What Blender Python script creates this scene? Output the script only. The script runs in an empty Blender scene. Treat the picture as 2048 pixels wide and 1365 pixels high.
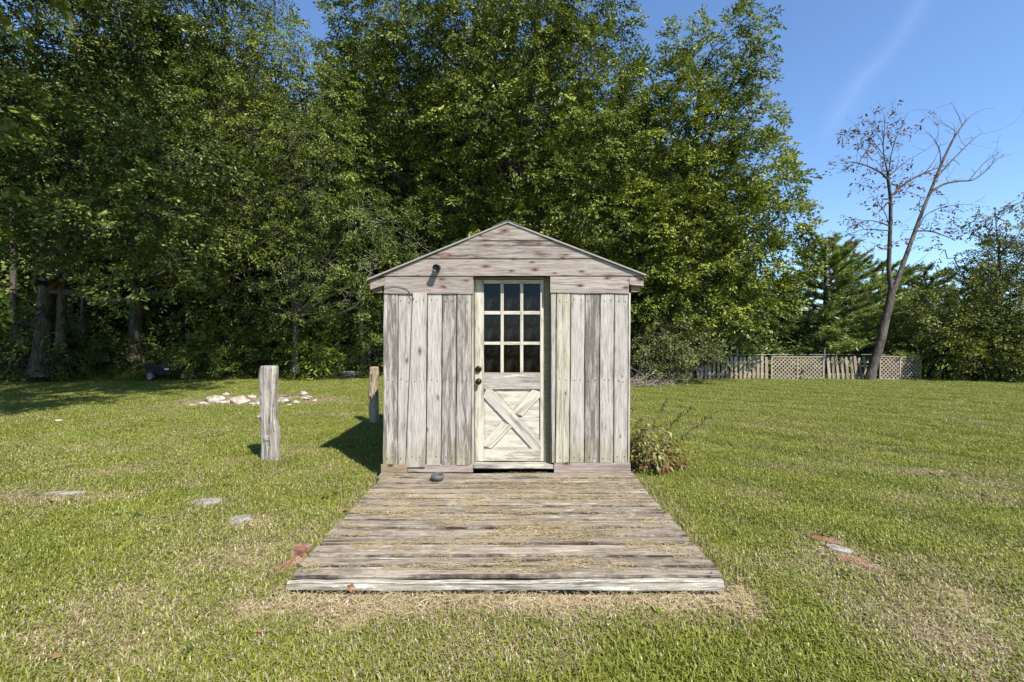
import bpy, bmesh, math, random
import numpy as np
from mathutils import Vector, Matrix, noise as mnoise
R = math.radians
sc = bpy.context.scene
COL = sc.collection

# ------------------------------------------------------------------ camera
CAM_H, F, HZ = 1.6, 900.0, 674.0
cam = bpy.data.cameras.new('camera')
cam.sensor_width = 36.0
cam.lens = F / 2048.0 * 36.0
cam.shift_y = (HZ - 682.5) / 2048.0
cam.clip_start = 0.05
cam.clip_end = 2000
camo = bpy.data.objects.new('camera', cam)
camo.location = (0, 0, CAM_H)
camo.rotation_euler = (R(90), 0, 0)
COL.objects.link(camo)
sc.camera = camo

# ------------------------------------------------------------------ light
SUND = Vector((0.65, -0.83, 1.23)).normalized()          # towards the sun
world = bpy.data.worlds.new('World')
sc.world = world
world.use_nodes = True
wn, wl = world.node_tree.nodes, world.node_tree.links
bg = wn['Background']
sky = wn.new('ShaderNodeTexSky')
sky.sky_type = 'NISHITA'
sky.sun_disc = False
sky.sun_elevation = math.asin(SUND.z)
sky.sun_rotation = math.atan2(SUND.x, SUND.y)
sky.altitude = 250
sky.air_density = 1.0
sky.dust_density = 0.25
sky.ozone_density = 2.2
bg.inputs['Strength'].default_value = 0.108
# thin cirrus streak, fixed in the sky
d1 = Vector(((1700 - 1024) / F, 1, (HZ - 200) / F)).normalized()
d2 = Vector(((1810 - 1024) / F, 1, (HZ - 50) / F)).normalized()
nrm = d1.cross(d2).normalized()
mid = (d1 + d2).normalized()
tc = wn.new('ShaderNodeTexCoord')
def wmath(op, a, b=None, clamp=False):
    m = wn.new('ShaderNodeMath'); m.operation = op; m.use_clamp = clamp
    for i, v in enumerate((a, b)):
        if v is None: continue
        if isinstance(v, (int, float)): m.inputs[i].default_value = v
        else: wl.new(v, m.inputs[i])
    return m.outputs[0]
def wdot(v):
    m = wn.new('ShaderNodeVectorMath'); m.operation = 'DOT_PRODUCT'
    wl.new(tc.outputs['Generated'], m.inputs[0]); m.inputs[1].default_value = v
    return m.outputs['Value']
nz = wn.new('ShaderNodeTexNoise'); nz.inputs['Scale'].default_value = 7; nz.inputs['Detail'].default_value = 5
wl.new(tc.outputs['Generated'], nz.inputs['Vector'])
dist = wmath('ABSOLUTE', wmath('ADD', wdot(nrm), wmath('MULTIPLY', wmath('SUBTRACT', nz.outputs[0], 0.5), 0.05)))
band = wmath('SUBTRACT', 1.0, wmath('DIVIDE', dist, 0.028), True)
reach = wmath('MULTIPLY', wmath('SUBTRACT', wdot(mid), 0.9915), 160.0, True)
cir = wmath('MULTIPLY', wmath('MULTIPLY', wmath('MULTIPLY', band, band), reach), wmath('MULTIPLY', nz.outputs[0], 0.09))
mixc = wn.new('ShaderNodeMix'); mixc.data_type = 'RGBA'
tintm = wn.new('ShaderNodeMix'); tintm.data_type = 'RGBA'; tintm.blend_type = 'MULTIPLY'
tintm.inputs['Factor'].default_value = 1.0
wl.new(sky.outputs[0], tintm.inputs[6]); tintm.inputs[7].default_value = (.86, 1.0, 1.15, 1)
wl.new(cir, mixc.inputs['Factor'])
wl.new(tintm.outputs[2], mixc.inputs[6]); mixc.inputs[7].default_value = (8, 8.6, 9.5, 1)
wl.new(mixc.outputs[2], bg.inputs['Color'])

sun = bpy.data.lights.new('sun', 'SUN')
sun.energy = 5.0
sun.angle = R(0.53)
sun.color = (1.0, 0.945, 0.855)
suno = bpy.data.objects.new('sun', sun)
suno.rotation_euler = SUND.to_track_quat('Z', 'Y').to_euler()
suno.location = SUND * 60
COL.objects.link(suno)

vs = sc.view_settings
vs.view_transform = 'Standard'; vs.look = 'None'; vs.gamma = 1; vs.use_curve_mapping = False
vs.exposure = 0.95
sc.render.engine = 'CYCLES'
try:
    sc.cycles.max_bounces = 6; sc.cycles.diffuse_bounces = 3; sc.cycles.transmission_bounces = 4
    sc.cycles.transparent_max_bounces = 6
except Exception: pass

# ------------------------------------------------------------------ helpers
def P(px, py, Y):                       # a point seen at (px, py) and standing Y metres away
    return Vector(((px - 1024) / F * Y, Y, CAM_H - (py - HZ) / F * Y))
def G(px, py):                          # a point on level ground
    Y = CAM_H * F / (py - HZ)
    return Vector(((px - 1024) / F * Y, Y, 0))

def props(o, label=None, cat=None, group=None, kind=None):
    if label: o['label'] = label
    if cat: o['category'] = cat
    if group: o['group'] = group
    if kind: o['kind'] = kind
    return o
def empty(name, loc=(0, 0, 0), **k):
    o = bpy.data.objects.new(name, None); o.location = loc; o.empty_display_size = .2
    COL.objects.link(o); return props(o, **k)
def link(name, me, mat=None, parent=None, loc=None, rot=None, **k):
    o = bpy.data.objects.new(name, me)
    if mat is not None and len(me.materials) == 0: me.materials.append(mat)
    COL.objects.link(o)
    if parent is not None: o.parent = parent
    if loc is not None: o.location = loc
    if rot is not None: o.rotation_euler = rot
    return props(o, **k)
def mesh_np(name, verts, faces, tint=None, smooth=False, attr='tint'):
    """verts (N,3); faces (M,k) with k constant"""
    verts = np.ascontiguousarray(verts, dtype=np.float32); faces = np.ascontiguousarray(faces, dtype=np.int32)
    me = bpy.data.meshes.new(name)
    m, k = faces.shape
    me.vertices.add(len(verts)); me.vertices.foreach_set('co', verts.ravel())
    me.loops.add(m * k); me.loops.foreach_set('vertex_index', faces.ravel())
    me.polygons.add(m); me.polygons.foreach_set('loop_start', np.arange(0, m * k, k, dtype=np.int32))
    try: me.polygons.foreach_set('loop_total', np.full(m, k, dtype=np.int32))
    except Exception: pass
    me.polygons.foreach_set('use_smooth', np.full(m, smooth, dtype=bool))
    if tint is not None:
        a = me.attributes.new(attr, 'FLOAT', 'FACE'); a.data.foreach_set('value', np.ascontiguousarray(tint, dtype=np.float32))
    me.update(calc_edges=True)
    return me
def mesh_bm(bm, name, smooth=False):
    bmesh.ops.recalc_face_normals(bm, faces=bm.faces)
    me = bpy.data.meshes.new(name); bm.to_mesh(me); bm.free()
    if smooth:
        for p in me.polygons: p.use_smooth = True
    return me

def tubes(paths, sides=5):
    """paths: list of (points, radii) -> verts, quad faces"""
    V, Fc, off = [], [], 0
    for pts, rad in paths:
        pts = np.asarray(pts, dtype=float); n = len(pts)
        tan = np.gradient(pts, axis=0); tan /= (np.linalg.norm(tan, axis=1)[:, None] + 1e-9)
        ref = np.array([0.31, 0.9, 0.2]) if abs(tan[0][2]) > .6 else np.array([0, 0, 1.0])
        a = np.cross(tan, ref); a /= (np.linalg.norm(a, axis=1)[:, None] + 1e-9)
        b = np.cross(tan, a)
        th = np.linspace(0, 2 * math.pi, sides, endpoint=False)
        ring = pts[:, None, :] + np.asarray(rad)[:, None, None] * (a[:, None, :] * np.cos(th)[None, :, None] + b[:, None, :] * np.sin(th)[None, :, None])
        V.append(ring.reshape(-1, 3))
        i = np.arange(n - 1)[:, None] * sides; j = np.arange(sides)[None, :]; j2 = (j + 1) % sides
        q = np.stack([i + j, i + j2, i + sides + j2, i + sides + j], -1).reshape(-1, 4) + off
        Fc.append(q); off += n * sides
    return np.concatenate(V), np.concatenate(Fc)
def curve_path(a, b, n, rng, bend=.12, sag=0.0):
    a = np.array(a, float); b = np.array(b, float); t = np.linspace(0, 1, n)[:, None]
    L = np.linalg.norm(b - a)
    k = rng.normal(size=3) * bend * L
    p = a + (b - a) * t + np.sin(t * math.pi) * k + np.array([0, 0, sag * L]) * np.sin(t * math.pi)
    p[1:-1] += rng.normal(size=(n - 2, 3)) * L * .018
    return p

# numpy value noise
_rs = np.random.RandomState(7)
_tab = _rs.rand(256, 256)
def vnoise(x, y):
    xi = np.floor(x).astype(int); yi = np.floor(y).astype(int); fx = x - xi; fy = y - yi
    fx = fx * fx * (3 - 2 * fx); fy = fy * fy * (3 - 2 * fy)
    t = lambda i, j: _tab[(xi + i) & 255, (yi + j) & 255]
    return (t(0, 0) * (1 - fx) + t(1, 0) * fx) * (1 - fy) + (t(0, 1) * (1 - fx) + t(1, 1) * fx) * fy
def fbm(x, y, o=4):
    s = 0; a = .5; n = 0
    for i in range(o):
        s = s + a * vnoise(x * 2 ** i + 17 * i, y * 2 ** i + 5 * i); n += a; a *= .55
    return s / n
def sstep(a, b, x):
    t = np.clip((x - a) / (b - a), 0, 1); return t * t * (3 - 2 * t)

# ------------------------------------------------------------------ materials
class NT:
    def __init__(s, name):
        s.m = bpy.data.materials.new(name); s.m.use_nodes = True
        s.n = s.m.node_tree.nodes; s.l = s.m.node_tree.links
        s.n.clear(); s.out = s.n.new('ShaderNodeOutputMaterial')
    def put(s, sock, v):
        if v is None: return
        if isinstance(v, bpy.types.NodeSocket): s.l.new(v, sock)
        elif isinstance(v, (tuple, list)):
            v = tuple(v)
            if sock.type == 'RGBA' and len(v) == 3: v = v + (1,)
            sock.default_value = v
        else: sock.default_value = v
    def math(s, op, a, b=None, c=None, clamp=False):
        m = s.n.new('ShaderNodeMath'); m.operation = op; m.use_clamp = clamp
        for i, v in enumerate((a, b, c)): s.put(m.inputs[i], v)
        return m.outputs[0]
    def vmath(s, op, a, b=None):
        m = s.n.new('ShaderNodeVectorMath'); m.operation = op
        s.put(m.inputs[0], a); s.put(m.inputs[1], b)
        return m.outputs[0]
    def noise(s, vec, scale=1.0, detail=4, rough=.55, dist=0.0):
        t = s.n.new('ShaderNodeTexNoise'); s.put(t.inputs['Vector'], vec)
        t.inputs['Scale'].default_value = scale; t.inputs['Detail'].default_value = detail
        t.inputs['Roughness'].default_value = rough; t.inputs['Distortion'].default_value = dist
        return t.outputs[0]
    def voro(s, vec, scale=1.0, dim='3D', out='Distance', rand=1.0):
        t = s.n.new('ShaderNodeTexVoronoi'); t.voronoi_dimensions = dim; s.put(t.inputs['Vector'], vec)
        t.inputs['Scale'].default_value = scale; t.inputs['Randomness'].default_value = rand
        return t.outputs[out]
    def step(s, x, a, b, lo=0.0, hi=1.0):
        m = s.n.new('ShaderNodeMapRange'); m.interpolation_type = 'SMOOTHSTEP'
        s.put(m.inputs[0], x); m.inputs[1].default_value = a; m.inputs[2].default_value = b
        m.inputs[3].default_value = lo; m.inputs[4].default_value = hi
        return m.outputs[0]
    def mix(s, f, a, b, mode='MIX'):
        m = s.n.new('ShaderNodeMix'); m.data_type = 'RGBA'; m.blend_type = mode
        s.put(m.inputs['Factor'], f); s.put(m.inputs[6], a); s.put(m.inputs[7], b)
        return m.outputs[2]
    def attr(s, name, typ='GEOMETRY'):
        a = s.n.new('ShaderNodeAttribute'); a.attribute_name = name; a.attribute_type = typ
        return a.outputs['Fac']
    def bump(s, h, strength=.3, dist=.01):
        b = s.n.new('ShaderNodeBump'); b.inputs['Strength'].default_value = strength; b.inputs['Distance'].default_value = dist
        s.put(b.inputs['Height'], h); return b.outputs[0]
    def done(s, color, rough=.8, normal=None, metallic=0.0, spec=.3, **k):
        p = s.n.new('ShaderNodeBsdfPrincipled')
        s.put(p.inputs['Base Color'], color); s.put(p.inputs['Roughness'], rough); p.inputs['Metallic'].default_value = metallic
        p.inputs['Specular IOR Level'].default_value = spec
        if normal is not None: s.l.new(normal, p.inputs['Normal'])
        s.l.new(p.outputs[0], s.out.inputs['Surface']); return s.m

def wood(name, light, mid, dark, stain=(.30, .11, .045), stain_amt=.0, mould=.35, crack=.5, knots=1.0, paint=None, paint_amt=0.0,
         bumps=.5, moss=None, moss_amt=0.0, spots=None, kscale=(2.6, 0.0, 6.5), kgate=.72, edge=.3, grime=0.0, foot=0.0, vary=.26):
    t = NT(name)
    tcn = t.n.new('ShaderNodeTexCoord'); oi = t.n.new('ShaderNodeObjectInfo')
    r = oi.outputs['Random']
    cx = t.n.new('ShaderNodeCombineXYZ')
    t.put(cx.inputs[0], t.math('MULTIPLY', r, 53.0)); t.put(cx.inputs[1], t.math('MULTIPLY', r, 7.3)); t.put(cx.inputs[2], t.math('MULTIPLY', r, 23.7))
    co = t.vmath('ADD', tcn.outputs['Object'], cx.outputs[0])
    # wavy grain
    w = t.noise(t.vmath('MULTIPLY', co, (1.6, 3, 4)), 1, 2)
    wv = t.n.new('ShaderNodeCombineXYZ'); t.put(wv.inputs[2], t.math('MULTIPLY', t.math('SUBTRACT', w, .5), .05))
    cw = t.vmath('ADD', co, wv.outputs[0])
    g1 = t.noise(t.vmath('MULTIPLY', cw, (1.0, 38, 48)), 1, 10, .75)
    g2 = t.noise(t.vmath('MULTIPLY', cw, (5, 150, 190)), 1, 4, .65)
    g3 = t.noise(t.vmath('MULTIPLY', cw, (14, 60, 60)), 1, 3, .7)
    bl = t.noise(t.vmath('MULTIPLY', co, (1.6, 6, 7)), 1, 5, .6)
    c = t.mix(t.step(g1, .33, .66), mid, light)
    c = t.mix(t.math('MULTIPLY', t.step(g2, .56, .34), .75), c, dark)
    c = t.mix(t.math('MULTIPLY', t.step(g3, .64, .78), .5), c, light)
    # board to board
    br = t.math('ADD', t.math('MULTIPLY', t.math('FRACT', t.math('MULTIPLY', r, 91.7)), vary), 1.06 - vary)
    cb = t.n.new('ShaderNodeCombineXYZ')
    for i in range(3): t.put(cb.inputs[i], br)
    c = t.mix(1.0, c, cb.outputs[0], 'MULTIPLY')
    # weathering mould along the grain
    extra = t.attr('soiled', 'OBJECT')
    mm = t.noise(t.vmath('MULTIPLY', cw, (2.2, 22, 24)), 1, 8, .74)
    mth = t.math('ADD', mm, t.math('MULTIPLY', extra, .20))
    mk = t.math('MULTIPLY', t.math('MULTIPLY', t.step(mth, .52, .76), mould), t.step(g2, .25, .6, .55, 1.0))
    c = t.mix(mk, c, dark)
    mk2 = t.math('MULTIPLY', t.step(t.math('ADD', mth, t.math('MULTIPLY', g2, .15)), .69, .82), min(1, mould * 1.15))
    c = t.mix(mk2, c, tuple(v * .5 for v in dark))
    if moss:
        c = t.mix(t.math('MULTIPLY', t.step(t.noise(t.vmath('MULTIPLY', co, (9, 22, 26)), 1, 6, .7), .5, .7), moss_amt), c, moss)
    # knots
    if knots > 0:
        sx_ = t.n.new('ShaderNodeSeparateXYZ'); t.put(sx_.inputs[0], cw); kx = t.n.new('ShaderNodeCombineXYZ')
        t.put(kx.inputs[0], t.math('MULTIPLY', sx_.outputs[0], kscale[0])); t.put(kx.inputs[1], t.math('MULTIPLY', sx_.outputs[2], kscale[2])); kv = kx.outputs[0]
        kd = t.voro(kv, 1.0, '2D'); kc = t.voro(kv, 1.0, '2D', 'Color')
        sp = t.n.new('ShaderNodeSeparateColor'); t.put(sp.inputs[0], kc)
        kd = t.math('DIVIDE', kd, t.math('ADD', t.math('MULTIPLY', sp.outputs[1], 1.1), .45))
        gate = t.step(sp.outputs[0], kgate - .02, kgate + .02)
        halo = t.math('MULTIPLY', t.math('MULTIPLY', t.step(t.math('ADD', kd, t.math('MULTIPLY', g1, .22)), .36, .12), gate), stain_amt)
        c = t.mix(halo, c, stain)
        ring = t.math('MULTIPLY', t.math('MULTIPLY', t.step(kd, .13, .085), gate), knots)
        c = t.mix(ring, c, tuple(v * .45 for v in mid))
        core = t.math('MULTIPLY', t.math('MULTIPLY', t.step(kd, .055, .03), gate), knots)
        c = t.mix(core, c, (.03, .022, .016))
    if stain_amt > 0:
        sm = t.math('MULTIPLY', t.step(t.noise(t.vmath('MULTIPLY', co, (2.2, 8, 10)), 1, 6, .7), .60, .72), stain_amt * .75)
        c = t.mix(sm, c, stain)
    if paint:
        pm = t.noise(t.vmath('MULTIPLY', cw, (3.2, 26, 22)), 1, 8, .72)
        c = t.mix(t.math('MULTIPLY', t.step(pm, .62 - .30 * paint_amt, .70 - .30 * paint_amt), .92), c, paint)
    if spots:
        sm = t.step(t.noise(t.vmath('MULTIPLY', co, (1.3, 9, 9)), 1, 5, .6), .66, .71)
        c = t.mix(t.math('MULTIPLY', sm, .65), c, spots)
    if foot > 0:
        sfx = t.n.new('ShaderNodeSeparateXYZ'); t.put(sfx.inputs[0], tcn.outputs['Object'])
        fm = t.math('MULTIPLY', t.step(sfx.outputs[0], -.55, -.97), t.step(bl, .38, .62))
        c = t.mix(t.math('MULTIPLY', fm, foot), c, (.25, .215, .10))
    if grime > 0:
        gm = t.noise(t.vmath('MULTIPLY', co, (3.2, 5, 8)), 1, 8, .78)
        c = t.mix(t.math('MULTIPLY', t.math('MULTIPLY', t.step(gm, .46, .60), grime), t.step(g2, .3, .6, .45, 1.0)), c, tuple(v * 1.1 for v in dark))
    if edge > 0:
        ed = t.math('MULTIPLY', t.attr('edge'), t.step(t.noise(t.vmath('MULTIPLY', co, (5, 5, 5)), 1, 5, .7), .30, .62))
        c = t.mix(t.math('MULTIPLY', ed, edge), c, tuple(v * .55 for v in dark))
    # checks (drying cracks)
    ck = t.noise(t.vmath('MULTIPLY', cw, (.9, 60, 75)), 1, 3, .5)
    ck = t.math('MULTIPLY', t.step(t.math('ABSOLUTE', t.math('SUBTRACT', ck, .5)), .03, .004), t.step(bl, .48, .6))
    ck = t.math('MULTIPLY', ck, crack)
    c = t.mix(ck, c, (.03, .025, .02))
    # nail-size pinholes
    h = t.math('SUBTRACT', t.math('MULTIPLY', g2, .6), t.math('MULTIPLY', ck, 1.2))
    h = t.math('ADD', h, t.math('MULTIPLY', g1, .5))
    return t.done(c, .86, t.bump(h, bumps, .006), spec=.2)

M = {}
M['wall'] = wood('weathered_wall_wood', (.535, .495, .45), (.395, .355, .315), (.165, .135, .11), mould=.6, crack=.6, knots=.8, stain=(.27, .16, .085), stain_amt=.35, kscale=(3.0, 0, 7), kgate=.80, foot=.6, moss=(.36, .35, .20), moss_amt=.12)
M['wall_lichen'] = wood('lichen_wall_wood', (.56, .53, .44), (.42, .39, .30), (.20, .17, .12), mould=.4, moss=(.34, .32, .15), moss_amt=.55, stain_amt=.2)
M['gable'] = wood('stained_gable_wood', (.44, .385, .345), (.28, .235, .205), (.12, .085, .065), stain=(.22, .065, .028), stain_amt=1.0, mould=.75, kscale=(3.8, 0, 9.0), kgate=.50, crack=.5)
M['deck'] = wood('weathered_deck_wood', (.385, .335, .27), (.215, .172, .125), (.068, .05, .034), stain=(.20, .11, .055), stain_amt=.5, mould=.85, crack=1.0, knots=.4,
                 moss=(.27, .235, .13), moss_amt=.5, paint=(.50, .46, .39), paint_amt=.12, spots=(.24, .075, .065), bumps=.8, edge=1.0, grime=.6, vary=.13)
M['timber'] = wood('whitened_timber_wood', (.56, .52, .45), (.38, .34, .27), (.10, .085, .065), mould=.85, crack=1.0, knots=.6, paint=(.60, .57, .50), paint_amt=.30, moss=(.20, .19, .09), moss_amt=.5)
M['sill'] = wood('reddish_sill_wood', (.42, .36, .31), (.28, .21, .17), (.12, .085, .065), stain=(.25, .10, .065), stain_amt=.8, mould=.5)
M['raw'] = wood('tan_raw_wood', (.33, .26, .17), (.24, .18, .11), (.12, .08, .05), mould=.3)
M['door'] = wood('peeling_cream_door_wood', (.50, .465, .40), (.40, .36, .29), (.20, .165, .12), mould=.35, crack=.7, knots=0, paint=(.50, .465, .375), paint_amt=.66, bumps=.6)
M['door_bare'] = wood('bare_door_wood', (.50, .465, .41), (.38, .35, .305), (.18, .15, .12), mould=.5, crack=.7, knots=0, paint=(.58, .52, .38), paint_amt=.25, bumps=.4)
M['jamb'] = wood('olive_jamb_wood', (.30, .26, .155), (.22, .19, .105), (.10, .08, .045), mould=.4, crack=.3, knots=0)
M['post'] = wood('grey_post_wood', (.46, .42, .37), (.29, .26, .22), (.09, .075, .06), stain=(.36, .14, .06), stain_amt=.15, mould=.6, crack=1.0, knots=.5, bumps=1.0)
M['post_tan'] = wood('tan_post_wood', (.44, .36, .25), (.33, .26, .17), (.12, .085, .055), mould=.4, crack=.8, bumps=.8)
M['fence'] = wood('grey_fence_wood', (.42, .36, .27), (.29, .24, .17), (.12, .095, .07), mould=.6, knots=.3)

t = NT('dark_shingles'); co = t.n.new('ShaderNodeTexCoord').outputs['Object']
n = t.noise(co, 40, 4)
M['roof'] = t.done(t.mix(n, (.10, .095, .09), (.22, .21, .20)), .95, t.bump(t.noise(co, 160, 3), .5, .004))
t = NT('galvanised_edge'); M['edge'] = t.done(t.mix(t.noise(t.n.new('ShaderNodeTexCoord').outputs['Object'], 14, 5), (.20, .185, .17), (.33, .305, .28)), .7)
t = NT('black_metal'); co = t.n.new('ShaderNodeTexCoord').outputs['Object']
M['black'] = t.done(t.mix(t.noise(co, 60, 4), (.010, .009, .008), (.04, .035, .03)), .38, spec=.5)
t = NT('dark_bronze'); co = t.n.new('ShaderNodeTexCoord').outputs['Object']
M['bronze'] = t.done(t.mix(t.step(t.noise(co, 70, 5), .4, .7), (.018, .013, .010), (.07, .045, .03)), .32, metallic=.6)
t = NT('slate_plastic'); co = t.n.new('ShaderNodeTexCoord').outputs['Object']
M['bowl'] = t.done(t.mix(t.noise(co, 30, 5), (.045, .047, .05), (.10, .104, .11)), .6, t.bump(t.noise(co, 90, 3), .2, .002))
t = NT('black_plastic'); co = t.n.new('ShaderNodeTexCoord').outputs['Object']
M['cart'] = t.done(t.mix(t.noise(co, 5, 6), (.012, .012, .013), (.045, .044, .042)), .55)
t = NT('white_decal'); M['decal'] = t.done((.7, .7, .7), .5)
t = NT('brick_clay'); co = t.n.new('ShaderNodeTexCoord').outputs['Object']
n = t.noise(co, 22, 6, .7)
cc = t.mix(t.step(n, .35, .68), (.15, .06, .038), (.27, .125, .08))
cc = t.mix(t.math('MULTIPLY', t.step(t.noise(co, 14, 6, .7), .46, .62), .75), cc, (.27, .22, .16))
M['brick'] = t.done(cc, .9, t.bump(n, .5, .004))
t = NT('pale_rock'); co = t.n.new('ShaderNodeTexCoord').outputs['Object']; oi = t.n.new('ShaderNodeObjectInfo').outputs['Random']
n = t.noise(co, 9, 7, .65)
cc = t.mix(t.step(n, .38, .66), (.15, .12, .085), (.40, .365, .31))
cc = t.mix(t.math('MULTIPLY', t.step(oi, .4, 1.0), .5), cc, (.40, .31, .26))
M['rock'] = t.done(cc, .9, t.bump(n, .7, .02))
t = NT('concrete_slab'); co = t.n.new('ShaderNodeTexCoord').outputs['Object']
n = t.noise(co, 16, 8, .75)
M['slab'] = t.done(t.mix(t.step(n, .35, .65), (.13, .105, .075), (.33, .30, .26)), .95, t.bump(n, .8, .01))

# dirty window glass
t = NT('dusty_glass'); co = t.n.new('ShaderNodeTexCoord').outputs['Object']
dn = t.noise(co, 9, 5, .7); sp = t.noise(co, 120, 3, .8)
dust = t.math('ADD', t.math('MULTIPLY', t.step(sp, .62, .76), .16), t.math('MULTIPLY', t.step(dn, .40, .9), .09))
gl = t.n.new('ShaderNodeBsdfGlossy'); gl.inputs['Roughness'].default_value = .08; gl.inputs['Color'].default_value = (.55, .58, .6, 1)
tr = t.n.new('ShaderNodeBsdfTransparent'); tr.inputs['Color'].default_value = (.20, .21, .21, 1)
df = t.n.new('ShaderNodeBsdfDiffuse'); df.inputs['Color'].default_value = (.36, .33, .28, 1)
fr = t.n.new('ShaderNodeFresnel'); fr.inputs['IOR'].default_value = 1.38
m1 = t.n.new('ShaderNodeMixShader'); t.l.new(fr.outputs[0], m1.inputs[0]); t.l.new(tr.outputs[0], m1.inputs[1]); t.l.new(gl.outputs[0], m1.inputs[2])
m2 = t.n.new('ShaderNodeMixShader'); t.l.new(dust, m2.inputs[0]); t.l.new(m1.outputs[0], m2.inputs[1]); t.l.new(df.outputs[0], m2.inputs[2])
t.l.new(m2.outputs[0], t.out.inputs['Surface']); M['glass'] = t.m
t = NT('dark_interior_wood'); M['inner'] = t.done(t.mix(t.noise(t.n.new('ShaderNodeTexCoord').outputs['Object'], 8, 4), (.03, .025, .02), (.06, .05, .04)), .9)

def leafmat(name, dark, light, odd=None, trans=.14, gloss=.022, patch=.35, odd_at=.955):
    t = NT(name)
    tint = t.attr('tint')
    pos = t.n.new('ShaderNodeNewGeometry').outputs['Position']
    big = t.noise(pos, patch, 3, .6)
    med = t.noise(pos, patch * 3.4, 3, .6)  # random leaf tone at clump scale, also standing in for dark shade pockets
    f = t.math('ADD', t.math('MULTIPLY', tint, .70), t.math('ADD', t.math('MULTIPLY', t.math('SUBTRACT', big, .5), 1.0), t.math('MULTIPLY', t.math('SUBTRACT', med, .5), 1.3)), clamp=True)
    c = t.mix(f, dark, light)
    if odd is not None:
        c = t.mix(t.step(tint, odd_at, odd_at + .02), c, odd)
    d = t.n.new('ShaderNodeBsdfDiffuse'); t.put(d.inputs['Color'], c)
    tl = t.n.new('ShaderNodeBsdfTranslucent'); t.put(tl.inputs['Color'], t.mix(1.0, c, (1.15, 1.25, .55, 1), 'MULTIPLY'))
    g = t.n.new('ShaderNodeBsdfGlossy'); g.inputs['Roughness'].default_value = .42; g.inputs['Color'].default_value = (.9, .95, .9, 1)
    a = t.n.new('ShaderNodeMixShader'); a.inputs[0].default_value = trans
    t.l.new(d.outputs[0], a.inputs[1]); t.l.new(tl.outputs[0], a.inputs[2])
    b = t.n.new('ShaderNodeMixShader'); b.inputs[0].default_value = gloss
    t.l.new(a.outputs[0], b.inputs[1]); t.l.new(g.outputs[0], b.inputs[2])
    t.l.new(b.outputs[0], t.out.inputs['Surface']); return t.m
M['leaf_a'] = leafmat('leaves_mid_green', (.020, .036, .007), (.29, .335, .052), (.30, .25, .05))
M['leaf_b'] = leafmat('leaves_deep_green', (.013, .026, .007), (.205, .25, .050), (.18, .17, .06))
M['leaf_c'] = leafmat('leaves_yellow_green', (.034, .055, .007), (.36, .395, .052), (.34, .27, .05))
M['leaf_d'] = leafmat('leaves_dull_green', (.035, .050, .010), (.30, .305, .06), (.26, .18, .06))
M['leaf_rust'] = leafmat('leaves_rusty', (.09, .045, .03), (.22, .11, .06), (.12, .15, .04))
M['leaf_olive'] = leafmat('leaves_olive_brown', (.06, .062, .022), (.24, .26, .08), (.25, .14, .07))
M['needle'] = leafmat('pine_needles', (.11, .155, .035), (.38, .44, .11), None, trans=.2, gloss=.05)
M['needle_dark'] = leafmat('dark_needles', (.06, .095, .035), (.20, .25, .085), None, trans=.2, gloss=.04)
M['perennial'] = leafmat('yellowing_leaves', (.08, .09, .02), (.40, .37, .12), (.20, .085, .04), trans=.3, patch=4, odd_at=.91)
M['stemleaf'] = leafmat('narrow_green_leaves', (.03, .05, .02), (.10, .14, .045), None, trans=.25, patch=4)
M['straw'] = leafmat('straw_clippings', (.30, .235, .125), (.54, .445, .27), (.30, .17, .08), trans=.15, gloss=.03, patch=3)
M['dryleaf'] = leafmat('dry_brown_leaf', (.20, .11, .055), (.33, .21, .11), None, trans=.2, patch=5)

def barkmat(name, a, b):
    t = NT(name); pos = t.n.new('ShaderNodeTexCoord').outputs['Object']
    n = t.noise(t.vmath('MULTIPLY', pos, (1, 1, .25)), 16, 6, .7)
    n2 = t.noise(pos, 1.3, 4)
    c = t.mix(t.step(n, .35, .65), a, b)
    c = t.mix(t.math('MULTIPLY', t.step(n2, .5, .7), .35), c, (.20, .21, .15))
    return t.done(c, .92, t.bump(n, .9, .03), spec=.15)
M['bark'] = barkmat('grey_brown_bark', (.035, .028, .021), (.12, .10, .078))
M['bark_pale'] = barkmat('pale_bark', (.15, .13, .10), (.40, .36, .30))
M['bark_dead'] = barkmat('greyish_bark', (.035, .029, .025), (.125, .105, .09))

# lawn colours: soil/thatch sheet and blades share the "dry" field
def lawn_cols(t, dry, tint, pos):
    pn = t.noise(pos, 1.7, 5, .6)
    sq = t.n.new('ShaderNodeSeparateXYZ'); t.put(sq.inputs[0], pos)
    u_ = t.math('ADD', t.math('ADD', sq.outputs[0], t.math('MULTIPLY', sq.outputs[1], 1.15)), t.math('MULTIPLY', t.noise(pos, .35, 3), 1.6))
    band = t.math('MULTIPLY', t.math('SINE', t.math('MULTIPLY', u_, 4.1)), t.step(sq.outputs[0], .8, 3.5, .03, .10))  # mowing stripes: light and dark of leaning blades, painted into the green
    green = t.mix(t.math('ADD', t.math('ADD', t.math('MULTIPLY', tint, .62), band), t.math('MULTIPLY', pn, .40), clamp=True), (.078, .103, .010), (.335, .358, .052))
    straw = t.mix(tint, (.22, .165, .085), (.47, .385, .235))
    return green, straw
t = NT('lawn_blades')
tint = t.attr('tint'); dry = t.attr('dry', 'INSTANCER'); pos = t.n.new('ShaderNodeNewGeometry').outputs['Position']
green, straw = lawn_cols(t, dry, tint, pos)
k2 = t.attr('kindr')
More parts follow.
